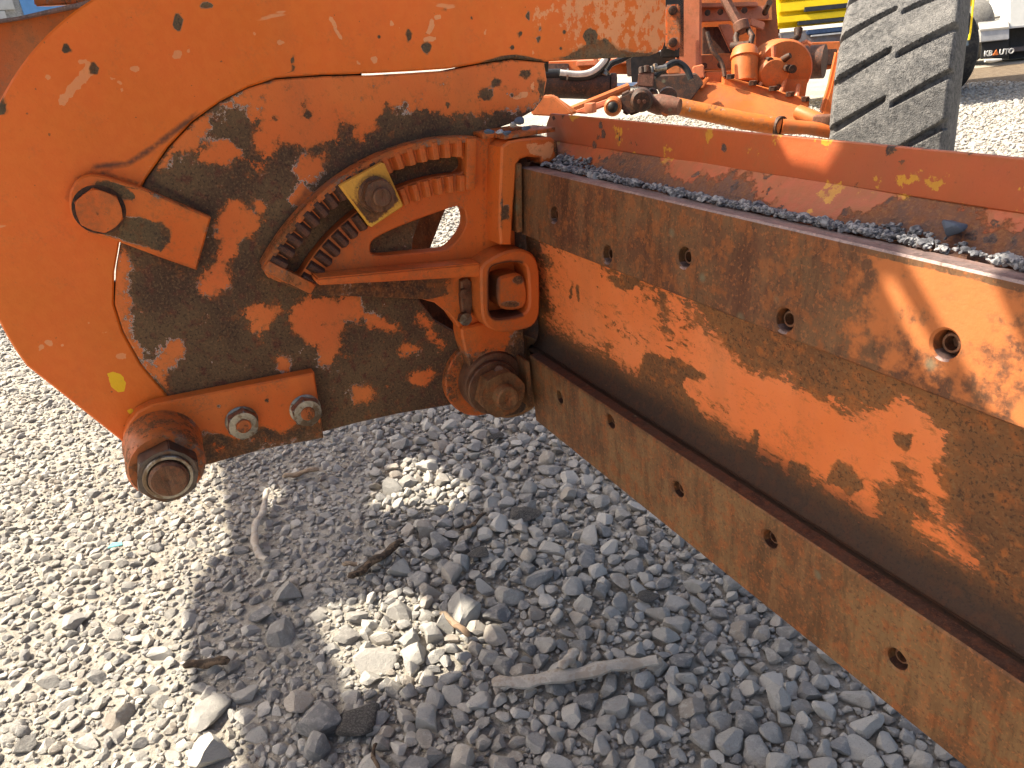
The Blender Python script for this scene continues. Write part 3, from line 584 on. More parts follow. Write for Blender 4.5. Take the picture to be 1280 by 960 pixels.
# clamp plate
cl_px = [(425, 233), (427, 231), (478, 203.5), (481, 204.5), (504, 256), (503, 259), (465, 284), (462, 283)]
clamp = mplate('clamp_plate', M['yellow'], cl_px, -1.357, .014, parent=G, bev=.002, grid=.005, masks=lambda px: dict(wear=.3-.75*np.clip(stroke(px, [(448, 262), (465, 272), (495, 245)], 12)/8, 0, 1)-.5*np.clip(1-np.abs(np.hypot(px[:, 0]-468, px[:, 1]-242)-22)/5, 0, 1), light=px[:, 0]*0, grime=.5*np.clip(1-np.abs(np.hypot(px[:, 0]-468, px[:, 1]-242)-23)/6, 0, 1)))
cc = at3(469, 242.5, -1.357)
MB().lathe(cc, NU, [(0, .031), (.006, .031), (.008, .029)], 32).hexa(cc+np.array([.008, 0, 0]), NU, .030, .022, ph=.1).build('clamp_nut', M['bolt'], clamp, .0012)
MB().lathe(cc+np.array([.02, .001, -.001]), NU, [(0, .0165), (.020, .0165), (.022, .0145), (.022, .002), (.021, 0)], 24).build('clamp_stud', M['bolt'], clamp, 0)
MB().box((-1.43, .735, .715), (.02, .135, .55), None, .003).build('end_gap_plate', M['dark_rust'], G)  # dark plate added to close the bright gap at the blade end
# wear pads at the rail ends
MB().prism([at3(645, 205, -1.328), at3(652.5, 204, -1.328), at3(653.5, 290, -1.328), at3(646, 291, -1.328)], (-.05, 0, 0)).build('wear_pad', M['rail_low'], G, .002)
MB().prism([at3(657, 451, -1.328), at3(662.5, 452, -1.328), at3(666.5, 510, -1.328), at3(661, 509, -1.328)], (-.05, 0, 0)).build('wear_pad', M['rail_low'], G, .002)

# ---------------- the blade -----------------
blade = G
UE, US = .75, -1.345
prof = catmull([(.745, .425), (.715, .49), (.690, .55), (.669, .566), (.681, .571), (.694, .585), (.700, .61), (.697, .66), (.692, .72), (.689, .78), (.688, .83), (.692, .88), (.701, .94), (.722, .967), (.751, .996), (.756, 1.0)], 6)
Us = np.arange(US-.06, UE, .0085); Pf = np.array(prof); nu_, np_ = len(Us), len(Pf)
Vt = np.zeros((nu_, np_, 3)); Vt[:, :, 0] = Us[:, None]; Vt[:, :, 1] = Pf[None, :, 0]; Vt[:, :, 2] = Pf[None, :, 1]
ripple = np.array([math.sin(x*9.1)+.6*math.sin(x*23+1) for x in Us])*.0012; Vt[:, :, 1] += ripple[:, None]*np.clip((Pf[:, 1]-.6)*8, 0, 1)[None, :]
VV = Vt.reshape(-1, 3); idx = np.arange(nu_*np_).reshape(nu_, np_)
FF = np.stack([idx[:-1, :-1], idx[1:, :-1], idx[1:, 1:], idx[:-1, 1:]], -1).reshape(-1, 4)
me = bpy.data.meshes.new('mouldboard'); me.from_pydata(VV.tolist(), [], FF.tolist()); me.update()
px = proj_m(VV)
brights = [[(688, 300), (730, 318), (775, 335), (850, 365), (880, 400), (900, 430), (935, 455), (985, 480), (1040, 505), (1060, 522), (1100, 515), (1125, 505), (1140, 510), (1155, 535), (1172, 545), (1172, 632), (1150, 605), (1133, 560), (1118, 600), (1100, 610), (1090, 645),
            (1060, 622), (1000, 588), (960, 562), (900, 530), (850, 500), (800, 470), (760, 440), (720, 425), (690, 405), (676, 330)],
           [(1140, 650), (1180, 665), (1230, 700), (1220, 710), (1150, 670)]]
olive = [[(805, 440), (840, 450), (880, 468), (885, 476), (850, 470), (856, 490), (868, 505), (880, 528), (840, 505), (798, 480)], [(905, 415), (925, 420), (935, 430), (920, 437)], [(945, 535), (950, 540), (942, 570), (935, 565)],
         [(1045, 575), (1065, 585), (1080, 610), (1060, 618), (1035, 600)], [(1118, 540), (1138, 545), (1135, 560), (1115, 552)], [(990, 575), (1010, 590), (985, 590)], [(760, 345), (800, 350), (790, 362), (770, 358)]]
bd = sdf_any(px, brights); od = sdf_any(px, olive)
dull = sdf_any(px, [[(690, 300), (850, 360), (890, 430), (850, 480), (760, 430), (700, 400)]])
wear = np.clip(bd/28, -.9, .62) + .10 - .30*np.clip(dull/15+.3, 0, 1)*np.clip((px[:, 0]-745)/30, 0, 1); wear = wear - 1.6*np.clip(od/5+.4, 0, 1); wear = np.where((px[:, 0] > 1185) & (bd < -8), np.minimum(wear, -.62), wear)
zz, vv_ = VV[:, 2], VV[:, 1]
top = zz > .90
wear = np.where(top, -.20-.28*np.clip((.992-zz)/.03, 0, 1)+.25*np.sin(VV[:, 0]*7)*np.sin(VV[:, 0]*17+1), wear)
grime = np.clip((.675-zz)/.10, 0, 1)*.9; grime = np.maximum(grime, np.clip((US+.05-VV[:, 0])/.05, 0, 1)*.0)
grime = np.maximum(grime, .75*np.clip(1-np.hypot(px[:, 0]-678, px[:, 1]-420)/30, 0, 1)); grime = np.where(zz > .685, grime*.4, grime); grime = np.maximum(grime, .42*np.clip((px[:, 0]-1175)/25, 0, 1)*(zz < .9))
lines = [[(790, 380), (840, 405)], [(757, 408), (808, 436)], [(715, 360), (713, 374)], [(722, 356), (723, 378)], [(722, 356), (716, 356)], [(823, 365), (834, 369)], [(828, 366), (827, 376)]]
for L_ in lines: wear = wear - 1.2*np.clip(stroke(px, L_, 1.8)/1.8+.2, 0, 1)
a = me.attributes.new('wear', 'FLOAT', 'POINT'); a.data.foreach_set('value', wear.astype(np.float32))
a = me.attributes.new('grime', 'FLOAT', 'POINT'); a.data.foreach_set('value', grime.astype(np.float32))
me.materials.append(M['blade']); me.materials.append(M['lip'])
fz = zz[FF].mean(1); me.polygons.foreach_set('material_index', (fz > .90).astype(np.int32))
finish(me, 60); mb_o = link('mouldboard', me, None, blade)
md = mb_o.modifiers.new('thick', 'SOLIDIFY'); md.thickness = .014; md.offset = -1
# lip along the top edge
LIPL = UE-(US-.06)
def lip_masks(px): return dict(wear=.12-.75*np.clip(stroke(px, [(655, 138), (1290, 183)], 6)/6, 0, 1)*np.clip((px[:, 0]-720)/150, .2, 1), light=.55*np.clip((px[:, 0]-680)/900, 0, .2), grime=.3*np.clip(stroke(px, [(690, 176), (1290, 256)], 5)/5, 0, 1))
lipo = [(US-.06, 0.0), (UE, 0.0), (UE, .050), (US-.045, .050), (US-.06, .03)]
slab('top_lip', M['lip'], blade, lipo, origin=(0, .7515, .9965), ex=(1, 0, 0), ey=(0, .08, 1), thick=.009, bev=.0012, grid=.012, masks=lip_masks)
def rail(name, mat, z0, z1, v0, v1, thick, holes, hr, topmat, masks):
    ey = np.array([0, v1-v0, z1-z0]); L = np.linalg.norm(ey); ey /= L
    hp = [(u, (z-z0)/((z1-z0)/L)) for u, z in holes]
    o = slab(name, mat, blade, [(US, 0), (UE, 0), (UE, L), (US, L)], [[(u+hr*math.cos(2*math.pi*i/28), h+hr*math.sin(2*math.pi*i/28)) for i in range(28)] for u, h in hp], origin=(0, v0, z0), ex=(1, 0, 0), ey=ey, thick=thick, bev=.0025, grid=.014, masks=masks)
    o.data.materials.append(topmat)
    for p in o.data.polygons:
        if p.normal.z > .7: p.material_index = 1
    en = np.cross((1, 0, 0), ey)
    for u, h in hp:
        c = np.array([0, v0, z0]) + np.array([u, 0, 0]) + ey*h
        b = MB().lathe(c-en*.024, en, [(0, hr*.99), (.005, hr*.98), (.010, hr*.80), (.0145, hr*.66), (.0145, hr*.50), (.003, hr*.47)], 24, ph=.2, cap=False)
        b.lathe(c-en*.0215, en, [(0, hr*.5), (.001, hr*.48)], 6); b.build('plough_bolt', M['bolt'], o, 0)
    return o
def up_masks(px):
    sun_wear = np.clip((px[:, 0]-960)/220, -.6, .66)-.1; sun_wear = sun_wear + .25*np.clip(spot(px, [(1090, 340, 60, 30), (1240, 420, 60, 60), (1030, 370, 40, 30)])/20, -.5, 1)*0  # right end more orange: worn paint, plus sunlit brightening put into the colour
    return dict(wear=sun_wear, grime=px[:, 0]*0)
rail('upper_rail', M['rail'], .836, .964, .649, .661, .034, [(-1.217, .894), (-1.038, .858), (-.844, .892), (-.648, .856), (-.443, .889), (-.24, .856), (-.04, .889), (.16, .856), (.36, .889)], .0145, M['rail_top'], up_masks)
def lo_masks(px): return dict(wear=px[:, 0]*0-.25, grime=.5*np.clip(1-np.hypot((px[:, 0]-660)/30, (px[:, 1]-450)/50), 0, 1))
rail('lower_rail', M['rail_low'], .424, .580, .645, .643, .0225, [(-1.225, .528), (-1.037, .554), (-.844, .514), (-.643, .541), (-.436, .499), (-.24, .53), (-.04, .50), (.16, .53), (.36, .50)], .0135, M['dark_rust'], lo_masks)
# ------------------------------------------------------------------ more of the grader, further back
Wd = lambda px, py, d: mpt(px, py, d)            # point of the machine seen at a pixel, at a depth
AX = np.array([w2m(RT), w2m(UP), w2m(-FW)])       # not used for placing, only for readable box axes below
hx = w2m(np.array([1.0, 0, 0])); hy = w2m(np.array([0, 1.0, 0])); hz = np.array([0, 0, 1.0])
def head(deg): a = math.radians(deg); return w2m(np.array([math.sin(a), math.cos(a), 0])), w2m(np.array([math.cos(a), -math.sin(a), 0]))
MF, MR = head(33)                                  # machine forward and right
def panel(name, mat, pts, d, off, parent=G, bev=.004):
    P = [Wd(x, y, (d[i] if isinstance(d, (list, tuple)) else d)) for i, (x, y) in enumerate(pts)]
    return MB().prism(P, off).build(name, mat, parent, bev)
back = w2m(np.array([.2, 1.0, 0]))                 # away from us
# side beam behind the curved plate, upper left
panel('side_beam', M['bg_orange'], [(-60, 33), (20, 24), (128, -2), (210, -20), (210, 150), (-60, 150)], [1.75]*6, w2m(np.array([.25, .9, 0]))*.16)
panel('beam_cap', M['rail_top'], [(-60, 31), (20, 21), (128, -4), (210, -24), (210, -18), (128, 3), (20, 25.5), (-60, 37)], [1.735]*8, w2m(np.array([.25, .9, 0]))*.2, bev=.002)
panel('weld_lug', M['cast_worn'], [(38, -20), (120, -20), (112, 4), (42, 8)], 1.9, back*.05)
# upright post of the lift frame and its bolted plate
panel('lift_post', M['bg_pink'], [(846, -90), (878, -90), (877, 92), (866, 122), (846, 128)], 3.0, back*.20, bev=.01)
panel('recess_shade', M['grease'], [(788, 66), (866, 64), (864, 112), (790, 112)], 3.12, back*.1)  # black panel standing in for the shade of an open hollow
bp = panel('bolted_plate', M['cast_worn'], [(832, 6), (850, 5), (852, 56), (845, 64), (832, 60)], 2.94, back*.04, bev=.006)
MB().prism([Wd(828, -30, 3.0), Wd(856, -30, 3.0), Wd(856, 72, 3.0), Wd(826, 72, 3.0)], back*.06).build('mount_face', M['grease'], G, .004)
for yy in (13, 53): MB().lathe(Wd(841, yy, 2.94), -back, [(-.01, .017), (.012, .017), (.014, .014)], 20).build('plate_bolt', M['bg_dark'], bp, 0)
# frame bulkhead right of the post
panel('bulkhead', M['bg_orange'], [(874, -60), (966, -60), (966, 26), (946, 26), (946, 100), (874, 106)], 3.3, back*.05)
panel('cross_channel', M['bg_pink'], [(874, 9), (960, 7), (962, 24), (874, 28)], 3.18, back*.10)
panel('channel_lip', M['bg_pink'], [(874, 4), (948, 2), (948, 8), (874, 10)], 3.15, back*.12)
panel('bulkhead_shade', M['dark_rust'], [(878, 34), (914, 33), (914, 69), (878, 70)], 3.25, back*.02)  # dark plate on the bulkhead, its colour stands for a shaded hollow
panel('diagonal_brace', M['bg_pink'], [(898, 31), (913, 30), (924, 58), (914, 66)], 3.14, back*.05)
panel('lower_channel', M['bg_orange'], [(875, 70), (945, 67), (945, 86), (875, 88)], 3.12, back*.12)
panel('lower_channel', M['bg_orange'], [(882, 91), (945, 88), (945, 102), (882, 104)], 3.0, back*.12)
panel('tall_plate', M['bg_orange'], [(948, -60), (966, -60), (974, 52), (968, 60), (930, 60)], 3.35, back*.02)
MB().tube([Wd(955, 20, 3.2), Wd(958, 10, 3.15), Wd(962, 3, 3.1)], .012).build('grab_pin', M['bg_dark'], G)
panel('small_block', M['bg_pink'], [(938, 22), (957, 28), (955, 38), (938, 32)], 3.1, back*.05)
# steering / circle drive shaft, joint and worm housing
sh = MB().tube([Wd(896, -40, 3.0), Wd(906, -2, 3.0), Wd(926, 34, 2.98)], .019, 6).build('drive_shaft', M['bg_brown'], G)
j = MB().cyl(Wd(925, 27, 2.98), Wd(929, 40, 2.98), .030, n=16, bev=.005).build('universal_joint', M['bg_brown'], G)
for s_ in (-1, 1): MB().tube([Wd(929, 38, 2.98)+MR*.02*s_, Wd(930, 46, 2.96)+MR*.032*s_, Wd(929, 62, 2.95)+MR*.022*s_], .011).build('yoke_arm', M['bg_dark'], j)
MB().lathe(Wd(925, 58, 2.96)-MR*.035, MR, [(0, .018), (.07, .018)], 16).build('cross_pin', M['bg_dark'], j, 0)
gc_ = MB().cyl(Wd(931, 105, 2.95), Wd(931, 72, 2.95), .050, n=28, bev=.004); gc_.cyl(Wd(931, 74, 2.95), Wd(931, 60, 2.95), .056, .045, n=28, bev=.004)
gear = gc_.build('gear_case', M['bg_orange'], G)
ax = -(w2m(np.array([.05, 1.0, .0])))
dome = MB().lathe(Wd(979, 88, 2.98), ax, [(-.10, .112), (.0, .112), (.012, .104), (.014, .085)], 40)
dome.build('dome_casing', M['bg_orange'], gear, 0)
MB().prism([Wd(944, 90, 2.98), Wd(1013, 86, 2.98), Wd(1006, 128, 2.98), Wd(940, 112, 2.98)], -ax*.10).build('casing_body', M['bg_orange'], gear, .006)
hb = MB().lathe(Wd(964, 92, 2.95), ax, [(-.05, .060), (.03, .058), (.04, .050), (.044, .03)], 32, ph=.2).build('hub_cover', M['bg_orange'], gear, 0)
for a in (20, 110, 200, 290): MB().lathe(Wd(964, 92, 2.95)+hz*.052*math.sin(math.radians(a))+MR*.052*math.cos(math.radians(a)), ax, [(0, .012), (.045, .012)], 10).build('cover_bolt', M['bg_dark'], gear, 0)
for (x0, y0, x1, y1) in ((936, 95, 928, 107), (951, 104, 947, 114), (982, 98, 975, 118), (998, 106, 996, 122), (967, 74, 967, 58)):
    MB().tube([Wd(x0, y0, 2.93), Wd(x1, y1, 2.92)], [.008, .010], 8).build('casing_rib', M['bg_pink'], gear)
MB().lathe(Wd(988, 86, 2.90), ax, [(-.03, .015), (.03, .015)], 14).build('cover_bolt', M['bg_dark'], gear, 0)
MB().tube([Wd(977, 76, 2.92), Wd(984, 71, 2.88), Wd(988, 69, 2.87)], [.014, .012, .010]).build('breather', M['bg_dark'], gear)
MB().prism([Wd(905, 96, 2.9), Wd(918, 99, 2.88), Wd(1012, 125, 2.85), Wd(1011, 136, 2.85), Wd(1000, 135, 2.85), Wd(904, 108, 2.9)], back*.22).build('base_flange', M['bg_orange'], gear, .004)
for (x, y) in ((913, 98), (941, 106), (966, 113), (987, 120), (1006, 126)): MB().hexa(Wd(x, y+2, 2.86)+np.array([0, 0, .004]), (0, 0, 1), .016, .016).build('flange_bolt', M['bg_dark'], gear, .001)
# drawbar below it
panel('drawbar', M['bg_orange'], [(868, 101), (905, 106), (1010, 136), (1012, 154), (985, 158), (856, 130)], [2.9, 2.88, 2.8, 2.78, 2.78, 2.88], back*.25, bev=.008)
panel('drawbar_gusset', M['bg_dark'], [(866, 101), (872, 104), (848, 134), (840, 128)], 2.86, back*.06)
# tie rod
MB().tube([Wd(838, 131, 2.75), Wd(930, 151, 2.7), Wd(975, 158, 2.68)], .030, 20).build('tie_rod', M['rod_paint'], G)
MB().tube([Wd(973, 157.5, 2.68), Wd(977, 158, 2.67)], .034, 20).build('rod_collar', M['bg_dark'], G)
MB().tube([Wd(977, 158, 2.67), Wd(1010, 160, 2.66), Wd(1046, 164, 2.65)], [.026, .022, .028], 16).build('rod_end', M['bg_orange'], G)
MB().tube([Wd(998, 140, 2.78), Wd(1022, 150, 2.72), Wd(1040, 156, 2.7)], .026, 12).build('steering_link', M['bg_orange'], G)
MB().box(Wd(1030, 153, 2.66), (.07, .06, .05), np.array([MR, MF, hz]), .008).build('link_block', M['bg_brown'], G)
# frame rail behind the wheel, with its pocket, and the leaning knuckle
fr = panel('front_axle_frame', M['bg_orange'], [(1000, 54), (1052, 52), (1052, 84), (1006, 92), (996, 80)], 3.5, back*.05)
panel('pocket_shade', M['dark_rust'], [(1027, 62), (1047, 61), (1047, 81), (1027, 82)], 3.49, back*.02, fr)  # flat dark plate painted as the shaded hole in the frame
MB().lathe(Wd(1010, 78, 3.42), -MR, [(-.07, .07), (.03, .07), (.035, .05)], 24).build('axle_tube', M['dark_rust'], G, 0)
panel('knuckle', M['bg_orange'], [(1047, 62), (1056, 66), (1050, 110), (1046, 142), (1030, 150), (1026, 142), (1036, 110)], 2.9, back*.05, bev=.01)
MB().tube([Wd(990, 52, 3.1), Wd(997, 46, 3.1), Wd(998, 36, 3.1)], [.016, .014, .018]).build('grease_fitting', M['bg_dark'], G)
MB().tube([Wd(996, 58, 3.12), Wd(1008, 52, 3.1), Wd(1014, 56, 3.1)], .009).build('brake_pipe', M['bg_pink'], G)
# left group: ram, hose, links
ram = MB().lathe(Wd(672, 106, 2.6), Wd(768, 109, 2.6)-Wd(672, 106, 2.6), [(0, .041), (np.linalg.norm(Wd(768, 109, 2.6)-Wd(672, 106, 2.6))-.02, .041)], 28).build('steering_ram', M['bg_dark'], G, 0)
rd = Wd(768, 109, 2.6)-Wd(672, 106, 2.6); rd = rd/np.linalg.norm(rd)
MB().lathe(Wd(762, 109, 2.6), rd, [(0, .045), (.018, .045), (.020, .043), (.020, .02)], 28).build('ram_gland', M['bg_dark'], ram, 0)
MB().cyl(Wd(765, 108, 2.6), Wd(800, 107, 2.6), .011).build('ram_rod', M['chrome'], ram)
MB().cyl(Wd(754, 96, 2.58), Wd(757, 89, 2.58), .017, n=12, bev=.003).build('ram_port', M['steel'], ram)
MB().cyl(Wd(672, 94, 2.57), Wd(702, 93, 2.57), .018, bev=.003).build('hose_ferrule', M['rubber_hose'], G)
hp = [tuple(p) for p in catmull([(700, 92.5), (710, 93.5), (722, 94.5), (735, 93), (745, 88), (753, 80), (758, 72), (763, 60)], 4)]
MB().tube([Wd(x, y+2.5, 2.56) for x, y in hp], .0125, 14).build('hydraulic_hose', M['rubber_hose'], G)
MB().tube([Wd(x, y-1.5, 2.55) for x, y in hp[:24]], .0105, 14).build('hose_sleeve', M['white_sleeve'], G)
MB().lathe(Wd(708, 93.5, 2.56), Wd(711, 93.7, 2.56)-Wd(708, 93.5, 2.56), [(0, .019), (.006, .019)], 20).build('hose_clip', M['steel'], G, 0)
rl = panel('cross_frame', M['bg_orange'], [(676, 78), (790, 74), (790, 93), (676, 92)], 4.0, back*.12)
panel('cross_frame_top', M['bg_pink'], [(720, 77), (798, 72), (798, 79), (720, 83)], 3.95, back*.2)
panel('slot_shade', M['dark_rust'], [(676, 80), (711, 79.5), (711, 90), (676, 90)], 3.98, back*.02, rl)  # dark plate in front of the frame imitates a shaded opening
panel('hose_bracket', M['bg_pink'], [(741, 72), (747, 72), (749, 84), (744, 84)], 2.7, back*.01, bev=.002)
panel('orange_gusset', M['bg_orange'], [(664, 138), (678, 120), (693, 121), (716, 142), (700, 146), (664, 144)], 2.35, back*.05)
panel('gusset_rear_plate', M['bg_orange'], [(676, 121), (690, 118), (722, 140), (712, 142)], 2.42, back*.02)  # second orange plate behind the gusset, same paint
MB().tube([Wd(712, 139, 2.5), Wd(752, 123, 2.5), Wd(786, 109, 2.5)], .014, 10).build('link_bar', M['bg_orange'], G)
pk = MB().prism([Wd(714, 141, 2.42), Wd(735, 133, 2.42), Wd(765, 122.5, 2.42), Wd(772, 127, 2.42), Wd(742, 139, 2.42), Wd(735, 143, 2.42)], back*.035).build('lift_link', M['bg_pink'], G, .005)
MB().lathe(Wd(766, 134, 2.40), -back, [(-.06, .028), (0.0, .028), (.006, .022)], 24).build('link_eye', M['bg_orange'], pk, 0)
MB().lathe(Wd(766, 134, 2.385), -back, [(-.02, .016), (.008, .016), (.014, .010), (.016, .0)], 20).build('ball_pin', M['grease'], pk, 0)
MB().box(Wd(738, 135, 2.40), (.03, .03, .03), np.array([MR, MF, hz]), .004).build('link_lug', M['bg_pink'], pk)
ck = panel('clevis_block', M['bg_dark'], [(774, 120), (788, 113), (800, 118), (802, 140), (786, 146), (776, 140)], 2.42, back*.08, bev=.008)
MB().lathe(Wd(802, 126, 2.38), -back, [(-.08, .034), (.0, .034), (.006, .028), (.008, .026)], 28).build('clevis_cap', M['bg_dark'], ck, 0)
for sx in (-3.5, 3.5): MB().lathe(Wd(802+sx, 127, 2.37), -back, [(-.01, .006), (.004, .006)], 10).build('cap_screw', M['bg_brown'], ck, 0)
MB().lathe(Wd(812, 129, 2.45), MR+hz*-.15, [(0, .026), (.03, .032), (.07, .030), (.10, .024)], 20).build('ball_socket', M['bg_brown'], G, 0)
MB().lathe(Wd(832, 140, 2.42), -back, [(-.03, .013), (.006, .013)], 14).build('socket_plug', M['bg_orange'], G, 0)
for (x, y, r_) in ((835, 121, .03), (826, 131, .025), (815, 120, .022)): MB().lathe(Wd(x, y, 2.6), -back, [(-.05, r_), (.01, r_), (.015, r_*.7)], 18).build('bushing', M['bg_dark'], G, 0)
vb = MB().prism([Wd(798, 92, 2.55), Wd(818, 91, 2.55), Wd(817, 109, 2.55), Wd(796, 108, 2.55)], back*.08).build('valve_block', M['bg_brown'], G, .004)
for (x, y, r_) in ((802, 88, .010), (808, 87, .013), (815, 87, .008), (819, 84, .008)): MB().cyl(Wd(x, y+5, 2.56), Wd(x, y-4, 2.56), r_, n=12, bev=.002).build('fitting', M['steel'] if x > 810 else M['bg_dark'], vb)
MB().cyl(Wd(818, 87, 2.56), Wd(833, 84, 2.56), .009, n=12).build('fitting', M['steel'], vb)
panel('circle_beam', M['bg_dark'], [(818, 96), (872, 93), (880, 104), (856, 136), (832, 131), (822, 112)], 2.75, back*.10)
MB().tube([Wd(x, y, 2.62) for x, y in catmull([(818, 96), (832, 84), (846, 78), (858, 86), (864, 100)], 5)], .011, 10).build('hydraulic_hose', M['rubber_hose'], G)
MB().tube([Wd(x, y, 2.6) for x, y in catmull([(757, 90), (764, 80), (778, 74), (792, 66), (800, 56)], 5)], .010, 10).build('hydraulic_hose', M['rubber_hose'], G)
MB().tube([Wd(x, y, 2.9) for x, y in catmull([(884, 40), (890, 62), (902, 78), (906, 96)], 5)], .008, 8).build('brake_pipe', M['bg_dark'], G)
panel('step_bracket', M['bg_pink'], [(866, 84), (880, 81), (881, 97), (868, 99)], 2.9, back*.05)
panel('stay_plate', M['bg_orange'], [(872, 108), (884, 96), (888, 98), (878, 112)], 2.87, back*.02)
panel('frame_post', M['bg_dark'], [(782, 70), (796, 70), (797, 95), (784, 96)], 3.9, back*.1)
panel('valve_cover', M['bg_orange'], [(832, 78), (850, 76), (851, 92), (834, 93)], 2.9, back*.05)
for (x, y) in ((884, 14), (900, 13), (930, 11), (880, 80), (900, 79), (1006, 60), (1018, 59)): MB().hexa(Wd(x, y+2, 3.05 if x < 1000 else 3.46), -back, .012, .02).build('frame_bolt', M['bg_dark'], G, .001)
# ---------------- front wheel -----------------
def make_wheel(R, W, rimr, slots=26, na=1100, name='front_wheel'):
    t = empty(name)
    prof = []
    nb = 84
    for i in range(nb+1):
        x = -W/2 + W*i/nb; s = abs(x)/(W/2); prof.append((x, R-.012*s*s - .05*max(0, s-.90)/.10*max(0, s-.9)/.1*.6))
    vs = []; fs = []
    ang = np.linspace(0, 2*np.pi, na, endpoint=False)
    per = 2*np.pi/slots
    for (x, r) in prof:
        s = x/(W/2)
        u = (ang/per) % 1.0
        def groove(phase, x0, x1):
            tt = (s-x0)/(x1-x0)
            if tt < -.03 or tt > 1.03: return np.zeros(na)
            cen = phase - .60*tt
            d = np.abs(((u-cen)+.5) % 1.0-.5); wdt = .115*(1-.35*(tt if x0 < 0 else 1-tt))
            endf = min(1, max(0, (1.03-tt)/.06)) if x0 < 0 else min(1, max(0, (tt+.03)/.06))
            return np.clip((wdt-d)/.035, 0, 1)*endf
        g = np.maximum(groove(.10, -1.0, -.06), groove(.62, .06, 1.0))
        rr = r - .026*g - .0012*np.sin(ang*37+s*5)
        vs.append(np.stack([np.full(na, x), rr*np.cos(ang), rr*np.sin(ang)], 1))
    side = [(W/2*1.0, R-.075), (W/2*1.07, R-.13), (W/2*1.10, (R+rimr)/2), (W/2*1.02, rimr+.035), (W/2*.9, rimr), (W/2*.82, rimr-.02)]
    left = [(-x, r) for x, r in side[::-1]]
    rows = [np.stack([np.full(na, x), r*np.cos(ang), r*np.sin(ang)], 1) for x, r in left] + vs + [np.stack([np.full(na, x), r*np.cos(ang), r*np.sin(ang)], 1) for x, r in side]
    V_ = np.concatenate(rows); nr = len(rows); I = np.arange(nr*na).reshape(nr, na); J = np.roll(I, -1, 1)
    F_ = np.stack([I[:-1], I[1:], J[1:], J[:-1]], -1).reshape(-1, 4)
    me = bpy.data.meshes.new('tyre'); me.from_pydata(V_.tolist(), [], F_.tolist()); me.update(); finish(me, 38)
    return t, me
k = NB('worn_grey_tyre'); n1 = k.noise(48, 7, .75); n2 = k.noise(7, 3); n3 = k.noise(240, 3); n4 = k.noise(75, 7, .75)
c_ = k.mix(k.ramp(n1, .40, .66), (.115, .112, .107), (.21, .20, .185)); c_ = k.mix(k.math('MULTIPLY', k.ramp(n4, .50, .60), .85), c_, (.060, .059, .057)); c_ = k.mix(k.math('MULTIPLY', k.ramp(n2, .5, .7), .4), c_, (.28, .265, .24))
M['tyre'] = k.done(c_, .85, k.bump(k.math('ADD', n1, k.math('ADD', n3, n4)), .006, .9))
M['tyre_dark'] = plain('black_tyre', (.028, .028, .030), .75, 0, .3, 40, (.06, .055, .05))
M['rim'] = plain('orange_rim', (.55, .15, .04), .55, 0, .3, 20, (.15, .09, .06))
wh, tyre_me = make_wheel(.66, .35, .32)
wh.parent = G; wc = mpt(1118, 176, 2.63); WA = math.radians(31); wdir = np.array([math.sin(WA), math.cos(WA), 0])
# hub centre: straight behind the tread by one radius, at axle height
front = wpt(1109, 150, 2.45); ctr = front + wdir*.655; ctr[2] = .66
cw = w2m(ctr); wh.location = cw
xax = w2m(np.array([math.cos(WA), -math.sin(WA), 0])); zax = np.array([0, 0, 1.0])
lean = math.radians(1.5); xa = xax*math.cos(lean)+zax*math.sin(lean); za = np.cross(xa, np.cross(zax, xa)); za /= np.linalg.norm(za); ya = np.cross(za, xa)
wh.rotation_euler = Matrix((xa, ya, za)).transposed().to_euler()
link('tyre', tyre_me, M['tyre'], wh)
mr = MB().lathe((-.15, 0, 0), (1, 0, 0), [(0, .32), (.02, .325), (.03, .30), (.15, .28), (.27, .30), (.28, .325), (.30, .32), (.30, .28), (.2, .26), (.19, .05), (.26, .05), (.26, .0)], 48)
mr.build('rim', M['rim'], wh)
# ---------------- added sun blocker above the view: what shades the blade -----------------
# unseen plate added overhead to block the sun, holes shaped for the sun patches
CZ = 2.1
SM = w2m(SV)
def tr(p): p = np.asarray(p, float); q = p + SM*((CZ-p[2])/SM[2]); return (float(q[0]), float(q[1]))
gm_ = lambda x, y: w2m(gpt(x, y, .02))
tz_ = lambda x, y, z: w2m(gpt(x, y, z))
fc = lambda x, y: atv3(x, y, .649+.012*(atv3(x, y, .655)[2]-.836)/.128)
left = [tr(gm_(x, y)) for x, y in [(262, 520), (275, 590), (284, 685), (262, 692), (236, 722), (231, 770), (233, 850), (262, 868), (302, 885), (296, 930), (300, 1040)]]
blocker_outline = left + [tr((.75, .35, .02)), tr((.9, .84, 1.04)), tr((-1.5, .84, 1.04)), tr((-1.75, .95, 1.0)), tr(gm_(760, 420)), tr(gm_(420, 440))]
hole_g = [[(450, 625), (468, 612), (482, 590), (500, 572), (522, 566), (545, 574), (556, 590), (586, 598), (588, 612), (572, 628), (548, 634), (515, 628), (480, 636)],
          [(384, 765), (400, 748), (440, 742), (470, 738), (490, 730), (520, 738), (540, 752), (556, 775), (600, 764), (618, 772), (624, 786), (598, 796), (578, 806), (566, 840), (545, 858), (500, 862), (470, 852), (424, 862), (416, 830), (402, 800)],
          [(322, 612), (336, 602), (352, 608), (346, 626), (328, 630)]]
holes_ = [[tr(gm_(x, y)) for x, y in h] for h in hole_g]
hA = [tr(tz_(1076, 312, .964)), tr(tz_(1106, 318, .964)), tr(fc(1190, 455)), tr(fc(1162, 470))]
hB = [tr(tz_(1130, 320, .964)), tr(tz_(1122, 286, .972)), tr(tz_(1268, 316, .972)), tr(tz_(1242, 350, .964)), tr(fc(1300, 455)), tr(fc(1312, 565)), tr(fc(1238, 512))]
